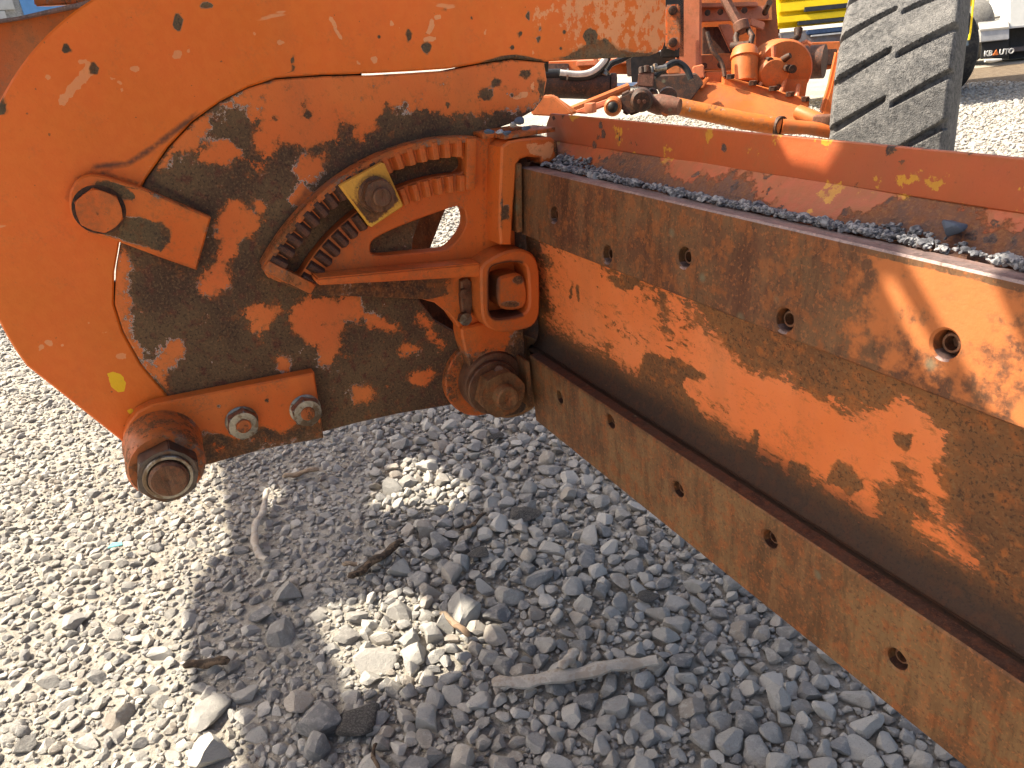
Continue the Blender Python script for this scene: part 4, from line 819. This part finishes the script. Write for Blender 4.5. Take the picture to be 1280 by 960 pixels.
hL = [tr(atv3(964, 156, .757)), tr(atv3(1062, 163, .757)), tr(atv3(1030, 208, .7525)), tr(atv3(986, 197, .7525))]
slab('sun_blocker', M['bg_dark'], G, blocker_outline, holes_ + [hA, hB, hL], origin=(0, 0, CZ), ex=(1, 0, 0), ey=(0, 1, 0), thick=.012, bev=.001, grid=0)
for o in list(G.children):
    o.location = Vector(o.location) - Vector(GO)

# ------------------------------------------------------------------ the yellow truck behind the wheel
M['truck_yellow'] = plain('truck_yellow', (.74, .52, .01), .35, 0, .08, 12, None, .0)
M['truck_black'] = plain('black_plastic', (.025, .026, .03), .5, 0, .3, 25)
M['truck_grey'] = plain('grey_bumper', (.14, .13, .135), .55, 0, .3, 15, (.10, .07, .06))
M['lens'] = plain('headlamp_lens', (.14, .17, .19), .15, .2, .2, 10)
M['amber'] = plain('amber_lens', (.75, .25, .04), .3, 0, .1, 20)
M['white_body'] = plain('white_truck_paint', (.66, .66, .62), .45, 0, .06, 9, None, 0)
M['alu'] = plain('aluminium_sheet', (.50, .48, .45), .35, .4, .12, 14)
M['black_flap'] = plain('black_mud_flap', (.022, .021, .020), .65, 0, .2, 18)
dT = 8.4
def tl(px, py, d=dT): return wpt(px, py, d)
b0 = gpt(1092, 122); TX = float(b0[0]); TY = 8.3
yt = empty('yellow_truck', (TX, TY, 0)); tag(yt, 'yellow truck with black grille slots parked behind the grey front tyre', 'truck')
L = lambda px, py, d=dT: (lambda q: np.array([q[0]-TX, q[1]-TY, q[2]]))(wpt(px, py, d))
def tbox(name, mat, x0, y0, x1, y1, d, thick, parent, bev=.01):
    p = [L(x0, y0, d), L(x1, y0+(x1-x0)*-.1, d), L(x1, y1+(x1-x0)*-.1, d), L(x0, y1, d)]
    return MB().prism(p, (0, thick, 0)).build(name, mat, parent, bev)
p = [L(968, -260), L(1216, -285), L(1217, 60), L(1212, 62), (L(1205, 12)), L(968, 36)]
MB().prism([L(968, -260), L(1219, -285), L(1219, 12), L(968, 37)], (0, 1.9, 0)).build('cab', M['truck_yellow'], yt, .04)
tbox('grille_panel', M['truck_yellow'], 974, 4, 1190, 16, dT-.05, .06, yt); tbox('grille_panel', M['truck_yellow'], 972, 21.5, 1190, 30, dT-.05, .06, yt)
tbox('grille_panel', M['truck_yellow'], 974, -14, 1190, 0, dT-.05, .06, yt)
for (x0, y0, x1, h) in ((1006, 9, 1062, 6), (998, 27, 1062, 5)): tbox('grille_slot', M['truck_black'], x0, y0, x1, y0+h, dT-.065, .04, yt, .004)
tbox('air_intake', plain('dark_blue_intake', (.03, .05, .10), .4), 1009, 38, 1080, 44, dT-.12, .1, yt)
bmp = tbox('bumper', M['truck_grey'], 974, 42, 1195, 62, dT-.10, .3, yt, .02)
tbox('bumper_strip', M['alu'], 1014, 44, 1060, 46, dT-.125, .03, bmp, .002)
tbox('side_guard', M['truck_black'], 966, 20, 975, 58, dT+.1, .1, yt)
tbox('headlamp', M['lens'], 1196, 32, 1213, 62, dT-.08, .2, yt, .03); tbox('headlamp', M['lens'], 980, 62, 996, 84, dT+.3, .05, yt, .03)
tbox('indicator', M['amber'], 1200, 12.5, 1210, 21, dT-.15, .1, yt, .01); tbox('lamp_glass', M['white_sleeve'], 1195, 16, 1201, 22, dT-.16, .1, yt, .01)
MB().tube([L(1220, -60, dT-.1), L(1217, 0, dT-.12), L(1213, 40, dT-.12), L(1211, 50, dT-.1)], .011, 12).build('fender_edge', M['truck_yellow'], yt)
def simple_wheel(name, c, axis, R, W, parent, rim_mat, tyre_mat):
    t = MB().lathe(np.asarray(c)-np.asarray(axis)*W/2, axis, [(0, R*.62), (0, R*.93), (W*.12, R), (W*.88, R), (W, R*.93), (W, R*.62)], 48, cap=False).build(name, tyre_mat, parent, 0)
    MB().lathe(np.asarray(c)-np.asarray(axis)*W*.42, axis, [(0, R*.60), (W*.1, R*.62), (W*.74, R*.62), (W*.84, R*.60), (W*.84, R*.52), (W*.55, R*.48), (W*.55, R*.22), (W*.8, R*.2), (W*.8, 0.0)], 40).build('rim', rim_mat, t, 0)
    return t
gy = gpt(1204, 119); wr = .47
simple_wheel('wheel', np.array([gpt(1204, 119)[0]-TX, gy[1]+wr-TY, wr]), (1, 0, 0), wr, .26, yt, M['alu'], M['tyre_dark'])
simple_wheel('wheel', np.array([gpt(1020, 108)[0]-TX-.05, gy[1]+wr+.1-TY, wr]), (1, 0, 0), wr, .26, yt, M['alu'], M['tyre_dark'])
# ------------------------------------------------------------------ the white truck
q = gpt(1243, 79); WX, WY = float(q[0]), float(q[1])
wt = empty('white_truck', (WX, WY, 0)); tag(wt, 'white truck with metal toolbox and black mud flap at the right edge', 'truck')
dW = float((np.array([WX, WY, 0])-CP)@FW)
def wb(name, mat, x0, y0, x1, y1, d, thick, parent, bev=.01, skew=0):
    g = lambda x, y: (lambda q: np.array([q[0]-WX, q[1]-WY, q[2]]))(wpt(x, y, d))
    pts = [g(x0, y0), g(x1, y0-(x1-x0)*.1), g(x1+skew, y1-(x1-x0)*.1), g(x0+skew, y1)]
    return MB().prism(pts, (0, thick, 0)).build(name, mat, parent, bev)
dW -= .3
body = wb('body', M['white_body'], 1261, -60, 1340, 36, dW-.1, 2.4, wt, .02)
wb('body_sill', M['alu'], 1260.5, 33.5, 1340, 36, dW-.12, .1, wt, .005)
tk = wb('toolbox', M['alu'], 1225, 38, 1262, 53, dW-.3, .62, wt, .012)
ga = lambda x, y, d: (lambda q: np.array([q[0]-WX, q[1]-WY, q[2]]))(wpt(x, y, d))
MB().prism([ga(1225, 37, dW-.32), ga(1262, 33.6, dW-.32), ga(1258, 11.5, dW+.35), ga(1219, 14, dW+.35)], (0, 0, -.03)).build('toolbox_lid', M['alu'], tk, .008)
MB().tube([ga(1229, 24, dW-.02), ga(1238, 23.5, dW-.03), ga(1250, 21, dW-.02)], .016, 8).build('handle', M['steel'], tk)
MB().box(ga(1237, 24.5, dW-.03), (.05, .05, .07), None, .006).build('latch', M['truck_grey'], tk)
MB().tube([ga(1213, 2, dW+.5), ga(1290, -6, dW+.5)], .16, 24).build('tank', M['white_body'], wt)
wb('tank_cradle', M['white_body'], 1220, 9, 1262, 13, dW+.4, .1, wt)
fl = wb('mud_flap', M['black_flap'], 1227.5, 53, 1261.5, 74, dW-.25, .02, wt, .004, skew=-1.5)
wb('chassis', M['truck_black'], 1262, 36, 1340, 74, dW+.25, .5, wt, .01)
wb('axle_beam', M['truck_grey'], 1258, 60, 1340, 66, dW+.1, .1, wt, .01)
simple_wheel('wheel', np.array([ga(1225, 50, dW)[0]+.0, .38, .5]), (1, 0, 0), .5, .5, wt, M['alu'], plain('dusty_tyre', (.20, .19, .17), .85, 0, .3, 30))
MB().tube([ga(1231, 76, dW-.3), ga(1240, 76, dW-.3), ga(1252, 74.5, dW-.3)], [.02, .03, .014], 8).build('flap_bar', M['white_body'], fl)
def text(body_, mat, p, size, ang, parent, ext=.004):
    cu = bpy.data.curves.new('lettering', 'FONT'); cu.body = body_; cu.size = size; cu.extrude = ext; cu.offset = size*.025; cu.align_x = 'LEFT'
    cu.resolution_u = 3; t = bpy.data.objects.new('tmp', cu); COL.objects.link(t); dg = bpy.context.evaluated_depsgraph_get(); me = bpy.data.meshes.new_from_object(t.evaluated_get(dg))
    bpy.data.objects.remove(t); o = link('lettering', me, mat, parent, p); o.rotation_euler = (math.pi/2, -ang, 0); return o, max(v.co.x for v in me.vertices)
M['letter'] = plain('white_letters', (.8, .8, .78), .5, 0, .05); M['letter_o'] = plain('orange_letter', (.75, .2, .05), .5, 0, .05)
pxm = dW/FPX
tz = ga(1229.5, 70.3, dW-.27); sz = 8.6*pxm
o1, w1 = text('KB', M['letter'], tz, sz, 0, fl)
MB().prism([(tz[0]+w1+.01, tz[1]-.002, tz[2]), (tz[0]+w1+.10, tz[1]-.002, tz[2]), (tz[0]+w1+.055, tz[1]-.002, tz[2]+sz*.72)], (0, .01, 0)).build('lettering', M['letter_o'], fl)
o2, w2 = text('UTO', M['letter'], tz+np.array([w1+.105, 0, 0]), sz, 0, fl)
tot = w1+.105+w2; want = 31.5*pxm*.98
# ------------------------------------------------------------------ building far behind, upper left
bw = wpt(8, 20, 16.0)
sd = empty('block_building', (bw[0], bw[1], 0), math.radians(35)); tag(sd, 'pale concrete block building with a blue door at the far upper left corner', 'building')
M['block'] = plain('pale_blocks', (.40, .42, .44), .8, 0, .15, 6); M['blue'] = plain('blue_door_paint', (.10, .26, .55), .5, 0, .1, 8); M['mortar'] = plain('mortar', (.30, .31, .32), .9)
MB().box((-.45, .14, 2.0), (3.3, .2, 4.0)).build('wall', M['mortar'], sd)
for r_ in range(14):
    for c in range(8):
        x = -2.0 + c*.40 + (.2 if r_ % 2 else 0)
        if x+.2 > .26 and r_*.25+.25 > 0: continue
        o = link('block', bpy.data.meshes.get('block') or MB().box((0, 0, 0), (.385, .1, .235), None, .008).mesh('block'), M['block'], sd, (x, 0, .9+r_*.25-.25))
MB().box((1.0, .02, 1.5), (1.35, .1, 3.2), None, .02).build('door', M['blue'], sd)
# ------------------------------------------------------------------ ground
k = NB('gravel_bed'); n1 = k.noise(40, 8, .7); n2 = k.noise(1.2, 4); n3 = k.noise(190, 4, .7); vd = k.vor(30); n5 = k.noise(.35, 5, .6)
c_ = k.mix(k.ramp(n1, .3, .7), (.30, .275, .23), (.50, .46, .39)); c_ = k.mix(k.math('MULTIPLY', k.ramp(n2, .45, .6), .45), c_, (.30, .25, .19)); c_ = k.mix(k.math('MULTIPLY', k.ramp(k.noise(16, 7, .8), .5, .66), .6), c_, (.15, .14, .125)); c_ = k.mix(k.math('MULTIPLY', k.ramp(n3, .45, .7), .5), c_, (.22, .20, .175))
M['bed'] = k.done(c_, .95, k.bump(k.math('ADD', k.math('MULTIPLY', n1, .6), k.math('ADD', k.math('MULTIPLY', n3, .4), k.math('MULTIPLY', vd, .5))), .02, .9))
k = NB('earth'); n1 = k.noise(14, 8, .7); n3 = k.noise(60, 4, .7)
c_ = k.mix(k.ramp(n1, .3, .7), (.12, .085, .055), (.24, .185, .125)); M['earth'] = k.done(c_, .95, k.bump(k.math('ADD', n1, n3), .03, .9))
gm = bpy.data.meshes.new('gravel_ground'); gm.from_pydata([(-400, -400, 0), (400, -400, 0), (400, 400, 0), (-400, 400, 0)], [], [(0, 1, 2, 3)])
ground = tag(link('gravel_ground', gm, M['bed']), kind='structure')
k = NB('limestone'); geo = k.n.new('ShaderNodeNewGeometry').outputs['Position']; inf = k.n.new('ShaderNodeObjectInfo').outputs['Random']; tint = k.math('FRACT', k.math('ADD', k.attr('tint'), inf))
n1 = k.noise(75, 7, .68, geo); n2 = k.noise(420, 5, .65, geo); n3 = k.noise(28, 5, .6, geo)
c_ = k.mix(tint, (.27, .252, .225), (.52, .49, .435)); t2 = k.math('FRACT', k.math('MULTIPLY', tint, 7.31))
c_ = k.mix(k.math('MULTIPLY', k.ramp(t2, .72, .95), .6), c_, (.14, .14, .148)); c_ = k.mix(k.math('MULTIPLY', k.ramp(t2, .2, .05), .5), c_, (.36, .29, .22))
c_ = k.mix(k.math('MULTIPLY', k.ramp(n1, .45, .68), .5), c_, (.52, .49, .43)); c_ = k.mix(k.math('MULTIPLY', k.ramp(n2, .55, .72), .55), c_, (.12, .112, .104)); c_ = k.mix(k.math('MULTIPLY', k.ramp(n3, .58, .72), .35), c_, (.26, .22, .18))
M['stone'] = k.done(c_, .9, k.bump(k.math('ADD', k.math('MULTIPLY', n1, .5), k.math('MULTIPLY', n2, .4)), .009, 1))
M['slate'] = plain('dark_chippings', (.17, .172, .185), .8, 0, .6, 160, (.34, .33, .32), .001)
# base stone shapes: spheres cut by random planes
def stone_shape(sub, seed, nplane=16, rough=.03):
    r_ = np.random.default_rng(seed); bm = bmesh.new(); bmesh.ops.create_icosphere(bm, subdivisions=sub, radius=1)
    P = np.array([v.co[:] for v in bm.verts]); F = np.array([[v.index for v in f.verts] for f in bm.faces]); bm.free()
    N = r_.normal(size=(nplane, 3)); N /= np.linalg.norm(N, axis=1, keepdims=True); D = r_.uniform(.42, .80, nplane)
    for n, d in zip(N, D): ex_ = np.maximum(P@n-d, 0); P = P - ex_[:, None]*n*.985
    for f_ in (2.2, 4.5):
        A = r_.normal(size=(3, 3))*f_; ph = r_.uniform(0, 6, 3); P = P*(1 + rough*(np.sin(P@A.T+ph).sum(1))/3/f_*2.2)[:, None]
    P *= np.array([1, r_.uniform(.68, .92), r_.uniform(.5, .72)]); P /= np.abs(P[:, 0]).max()
    return P, F
NS = 20
sh20 = [stone_shape(1, 900+i, 8) for i in range(NS)]; sh80 = [stone_shape(2, 100+i, 10) for i in range(NS)]; sh320 = [stone_shape(3, 100+i) for i in range(NS)]
CELL = .006; X0, X1, Y0, Y1 = -3.2, 7.0, .35, 11.0
occ = np.zeros((int((X1-X0)/CELL)+1, int((Y1-Y0)/CELL)+1), bool)
stones = []                                            # x, y, z, r, shape, rotation, tint
def stamp(x, y, r, asp=1.0, rot=0.0):
    i0, i1 = int((x-r-X0)/CELL), int((x+r-X0)/CELL)+1; j0, j1 = int((y-r-Y0)/CELL), int((y+r-Y0)/CELL)+1
    I, J = np.mgrid[max(i0, 0):i1, max(j0, 0):j1]; dx = X0+I*CELL-x; dy = Y0+J*CELL-y
    a = dx*math.cos(rot)+dy*math.sin(rot); b = -dx*math.sin(rot)+dy*math.cos(rot); m = (a*a+(b/asp)**2) < r*r
    sub = occ[max(i0, 0):i1, max(j0, 0):j1]; m = m[:sub.shape[0], :sub.shape[1]]; return sub, m
def keep(x, y):                                        # where ground can come into sight (with room for a step to the side)
    p = np.array([x, y, 0])-CP; z = p@FW; X = 640+FPX*(p@RT)/z; Yp = 480-FPX*(p@UP)/z
    mx = 300/max(z, .6)*1.0+60; return -mx-60 < X < 1280+mx and Yp < 960+mx*1.4
def scatter(n, r0, r1, y0, y1, tol, zfac, xl=None):
    c = 0
    for _ in range(n):
        y = y0 + (y1-y0)*rng.random()**1.0; x = rng.uniform(-.85*y-.7, .85*y+.8)
        if not (X0+.1 < x < X1-.1) or not keep(x, y): continue
        if xl and not xl(x, y): continue
        r = r0 + (r1-r0)*rng.random()**1.8
        if x < -.35-.1*(y-1) : r *= .66; zf = .4
        else: zf = 1.0
        rot = rng.uniform(0, math.pi); sub, m = stamp(x, y, r*.93, .82, rot)
        if not m.any() or sub[m].mean() > tol: continue
        sub[m] = True; stones.append((x, y, r*zfac*zf*rng.uniform(.6, 1.1), r, int(rng.integers(NS)), rot, rng.random())); c += 1
    return c
BIG = [(405, 905, 64), (258, 898, 50), (262, 945, 52), (670, 727, 46), (580, 772, 52), (470, 828, 58), (478, 800, 34), (497, 768, 40), (520, 823, 40), (775, 890, 44), (350, 798, 46), (375, 880, 40), (660, 640, 36), (690, 590, 34), (730, 760, 34), (855, 830, 40),
       (800, 910, 36), (945, 948, 40), (900, 905, 36), (540, 745, 32), (435, 800, 34), (325, 775, 40), (450, 775, 34), (400, 940, 44), (640, 750, 40), (845, 760, 34), (690, 690, 34), (600, 790, 34), (560, 850, 36), (1075, 940, 36), (965, 855, 36), (360, 745, 36), (310, 870, 34), (500, 715, 34), (120, 850, 30), (60, 855, 36), (90, 780, 34), (150, 900, 34), (200, 820, 32), (110, 930, 36), (30, 935, 34)]
for (x, y, wpx) in BIG:
    g = gpt(x, y); d = (g-CP)@FW; r = wpx/2*d/FPX*1.02; rot = rng.uniform(-.4, .4)
    sub, m = stamp(g[0], g[1], r*.9, .8, rot); sub[m] = True; stones.append((g[0], g[1], r*.22, r, int(rng.integers(NS)), rot, rng.random()))
scatter(22000, .0185, .032, .4, 4.2, .13, .45)
scatter(34000, .0115, .0185, .4, 4.4, .24, .55)
scatter(70000, .006, .012, .4, 4.4, .34, .7)
scatter(60000, .0040, .0065, .5, 3.0, .45, .9, lambda x, y: x > -.5)
scatter(90000, .010, .026, 4.2, 10.8, .2, .4, lambda x, y: x > -1.0)
stones.sort(key=lambda s_: -s_[3]/((np.array([s_[0], s_[1], 0])-CP)@FW))
def in_view(s_):
    p = proj_w(np.array([[s_[0], s_[1], s_[2]]]))[0]
    if not (-5 < p[0] < 1285 and -5 < p[1] < 965): return False
    if inside(p[None], np.array([(668, 528), (1200, 962), (1280, 1000), (1280, 0), (0, 0), (0, 400), (150, 550), (210, 610), (250, 585), (405, 545), (560, 508)]))[0]: return False
    return True
def srot(i, rot):
    r_ = np.random.default_rng(i); a, b = r_.normal(0, .28, 2); ca, sa, cb, sb = math.cos(a), math.sin(a), math.cos(b), math.sin(b)
    Rz = np.array([[math.cos(rot), -math.sin(rot), 0], [math.sin(rot), math.cos(rot), 0], [0, 0, 1]])
    return Rz@np.array([[1, 0, 0], [0, ca, -sa], [0, sa, ca]])@np.array([[cb, 0, sb], [0, 1, 0], [-sb, 0, cb]])
meshes = []
for P, F in sh320:
    me = bpy.data.meshes.new('stone'); me.from_pydata(P.tolist(), [], F.tolist()); me.update(); finish(me, 20); me.materials.append(M['stone']); meshes.append(me)
vis = [s_ for s_ in stones if in_view(s_)][:298]; vid = set(id(s_) for s_ in vis)
for i, s_ in enumerate(vis):
    o = bpy.data.objects.new('stone', meshes[s_[4]]); COL.objects.link(o); o.parent = ground; o.location = s_[:3]; R_ = srot(i, s_[5]); o.rotation_euler = Matrix(R_.tolist()).to_euler(); o.scale = (s_[3],)*3
def bake(name, lst, mat, parent=None, lod=None, ang=24):
    Vs = []; Fs = []; Ts = []; b = 0
    for i, s_ in enumerate(lst):
        P, F = lod(s_)[s_[4]]; Q = (P*s_[3])@srot(i, s_[5]).T + np.array(s_[:3]); Vs.append(Q); Fs.append(F+b); Ts.append(np.full(len(P), s_[6])); b += len(P)
    V_ = np.concatenate(Vs).astype(np.float32); F_ = np.concatenate(Fs).astype(np.int32); me = bpy.data.meshes.new(name)
    me.vertices.add(len(V_)); me.vertices.foreach_set('co', V_.ravel()); me.loops.add(F_.size); me.loops.foreach_set('vertex_index', F_.ravel())
    me.polygons.add(len(F_)); me.polygons.foreach_set('loop_start', np.arange(0, F_.size, 3, dtype=np.int32)); me.polygons.foreach_set('use_smooth', np.ones(len(F_), bool))
    a = me.attributes.new('tint', 'FLOAT', 'POINT'); a.data.foreach_set('value', np.concatenate(Ts).astype(np.float32)); me.update(); me.validate()
    me.set_sharp_from_angle(angle=math.radians(ang)); return link(name, me, mat, parent)
def lod(s_):
    px = s_[3]*FPX/max(.3, (np.array([s_[0], s_[1], 0])-CP)@FW)
    return sh80 if px > 5.0 else sh20
rest = [s_ for s_ in stones if id(s_) not in vid]
tag(bake('gravel', rest, M['stone'], None, lod), 'loose pale grey limestone gravel covering the yard', 'gravel', kind='stuff')
print('stones', len(stones), 'rest', len(rest))
# earth strip and far things on the ground
P = [gpt(x, y, .004) for x, y in [(1150, 118), (1330, 100), (1330, 74), (1150, 92)]]
em = bpy.data.meshes.new('earth_track'); em.from_pydata([tuple(p) for p in P], [], [(0, 1, 2, 3)]); tag(link('earth_track', em, M['earth']), kind='structure')
# gravel lying in the trough on top of the blade
ts = []
for _ in range(5200):
    u = rng.uniform(-1.32, .5); t = rng.random()**1.3; wdt = .034 if u < -1.2 else .015+.005*math.sin(u*9)+.004*math.sin(u*31)
    v = .692 + t*(wdt+.006); zb = .963 + max(0, (v-.710))*.75 + .004*(1-t); r = rng.uniform(.0018, .0046)*(1 if rng.random() > .06 else 2.0)
    if math.sin(u*13+2)+.7*math.sin(u*37) > .9 and rng.random() < .75: continue
    p = m2w((u, v, zb)); ts.append((p[0], p[1], p[2]+rng.uniform(-.003, .003), r, int(rng.integers(NS)), rng.uniform(0, 6.3), rng.random()))
tag(bake('trough_gravel', ts, M['slate'], None, lambda s_: sh80), 'dark stone chippings lying in the trough along the top of the blade', 'gravel', kind='stuff')
def one_stone(px, py, plane, wpx, mat, name, label, cat, seed, group='loose stones and clods', flat=1.0, rot=0.0):
    p = plane(px, py); d = (p-CP)@FW; r = wpx/2*d/FPX; P, F = stone_shape(3, seed, 12)
    me = bpy.data.meshes.new(name); me.from_pydata((P*np.array([1, 1, flat])).tolist(), [], F.tolist()); me.update(); finish(me, 40)
    o = link(name, me, mat, None, p); o.scale = (r,)*3; o.rotation_euler = (0, 0, rot); tag(o, label, cat, group); return o
M['pale_chip'] = plain('pale_chip', (.42, .43, .44), .85, 0, .25, 120); M['blue_chip'] = plain('blue_slate_chip', (.10, .125, .17), .8, 0, .35, 120)
def mtop(z): return lambda x, y: gpt(x, y, z)
zt = at(640, 172, -1.38)[1]+.008
one_stone(611, 165, mtop(zt+.022), 15, M['blue_chip'], 'stone_chip', 'dark rounded chip at the left end of the casting top', 'stone', 31)
one_stone(625, 165, mtop(zt+.020), 12, M['pale_chip'], 'stone_chip', 'pale grey chip beside the dark round one on the casting top', 'stone', 32)
one_stone(634, 166, mtop(zt+.019), 11, M['blue_chip'], 'stone_chip', 'low dark chip against the lifted cap sheet', 'stone', 33)
one_stone(642, 155, mtop(zt+.024), 13, M['pale_chip'], 'stone_chip', 'pale blue chip behind the lifted cap sheet', 'stone', 34, rot=.8)
one_stone(650, 152, mtop(zt+.028), 15, M['blue_chip'], 'stone_chip', 'pointed dark blue chip, highest of the heap on the casting', 'stone', 36, flat=1.3)
one_stone(658, 160, mtop(zt+.026), 12, M['blue_chip'], 'stone_chip', 'dark chip lying on the cap sheet over the rail end', 'stone', 37)
lump = lambda x, y: m2w((-.56, .722, .985)); g_ = one_stone(1168, 288, lambda x, y: m2w(np.array([-.50, .722, .980])), 24, M['blue_chip'], 'stone_chip', 'large dark lump on the chippings in the blade trough', 'stone', 40)
# sticks and scraps lying on the gravel
M['wood_dark'] = plain('dark_wet_wood', (.055, .036, .022), .8, 0, .5, 90, (.15, .10, .06), .002)
M['wood_grey'] = plain('weathered_wood', (.46, .41, .34), .85, 0, .25, 70, (.30, .24, .18), .002); M['wood_tan'] = plain('tan_bark', (.32, .24, .16), .85, 0, .35, 70, (.16, .10, .06), .002)
M['clod'] = plain('dark_soil', (.075, .068, .060), .95, 0, .5, 60, (.17, .155, .135), .006); M['teal'] = plain('teal_plastic', (.10, .42, .42), .4, 0, .1)
def stick(name, pts, r, mat, label, cat='stick', z=.03, flat=.6):
    P = [gpt(x, y, z) for x, y in catmull(pts, 4)]; n = len(P); rr = [r*(.55+.45*math.sin(math.pi*min(1, max(0, (i+.6)/n)))**.5)*(1+.18*math.sin(i*2.1)) for i in range(n)]
    m = MB().tube([p + np.array([0, 0, .006*math.sin(i*1.3)]) for i, p in enumerate(P)], rr, 9); c = np.mean(P, 0)
    m.v = [(x-c[0], y-c[1], (zz_-c[2])*flat) for x, y, zz_ in m.v]; o = m.build(name, mat, None, 0, 50); o.location = c; return tag(o, label, cat, 'sticks lying on the gravel')
stick('wood_stick', [(438, 722), (452, 712), (478, 694), (502, 676)], .013, M['wood_dark'], 'dark rotten stick lying in the shade near the centre of the gravel')
stick('wood_plank', [(618, 853), (660, 851), (720, 842), (775, 831), (822, 826)], .017, M['wood_grey'], 'long weathered grey board lying on the gravel below the blade', 'board', .034, .45)
stick('wood_plank', [(702, 834), (712, 822), (719, 815)], .012, M['wood_grey'], 'short grey stub leaning on the weathered board', 'stick', .045)
stick('dry_root', [(334, 612), (328, 640), (318, 662), (322, 690), (334, 700)], .010, M['wood_grey'], 'pale curved root near the shadow edge below the bracket')
stick('wood_stick', [(355, 596), (372, 592), (398, 586)], .011, M['wood_tan'], 'short tan stick just below the retaining bracket', 'stick', .03)
stick('wood_stick', [(552, 766), (570, 780), (586, 794)], .008, M['wood_tan'], 'splintered tan bark strip beside the sunlit stones')
stick('wood_stick', [(575, 664), (592, 654), (607, 640)], .006, M['wood_dark'], 'thin dark twig below the upper sunlit patch')
stick('wood_stick', [(470, 930), (466, 945), (474, 960)], .004, M['wood_dark'], 'thin dark twig at the bottom edge by the black clod')
stick('wood_stick', [(232, 832), (260, 828), (285, 826)], .012, M['wood_dark'], 'dark stick lying across the left shadow edge')
stick('wood_stick', [(430, 706), (446, 704)], .008, M['wood_tan'], 'small tan splinter left of the dark rotten stick')
def clod(px, py, wpx, seed, label): 
    o = one_stone(px, py, lambda x, y: gpt(x, y, .022), wpx, M['clod'], 'soil_clod', label, 'clod', seed, flat=.45); return o
clod(448, 900, 56, 71, 'black crumbling soil clod between the large stones at the bottom'); clod(655, 640, 46, 72, 'black soil clod below the pivot nut'); clod(618, 545, 26, 73, 'dark soil clod right under the pivot disc')
clod(600, 690, 34, 74, 'dark soil clod between the twig and the rotten stick'); clod(810, 745, 30, 75, 'small dark soil clod under the lower rail')
o = MB().prism([(-.02, -.008, 0), (.02, -.002, .002), (.014, .010, .004), (-.012, .008, .006)], (0, 0, .003)).build('plastic_scrap', M['teal'], None, .0008); o.location = gpt(145, 683, .035); tag(o, 'small teal plastic scrap on the sunlit gravel at the left', 'scrap')
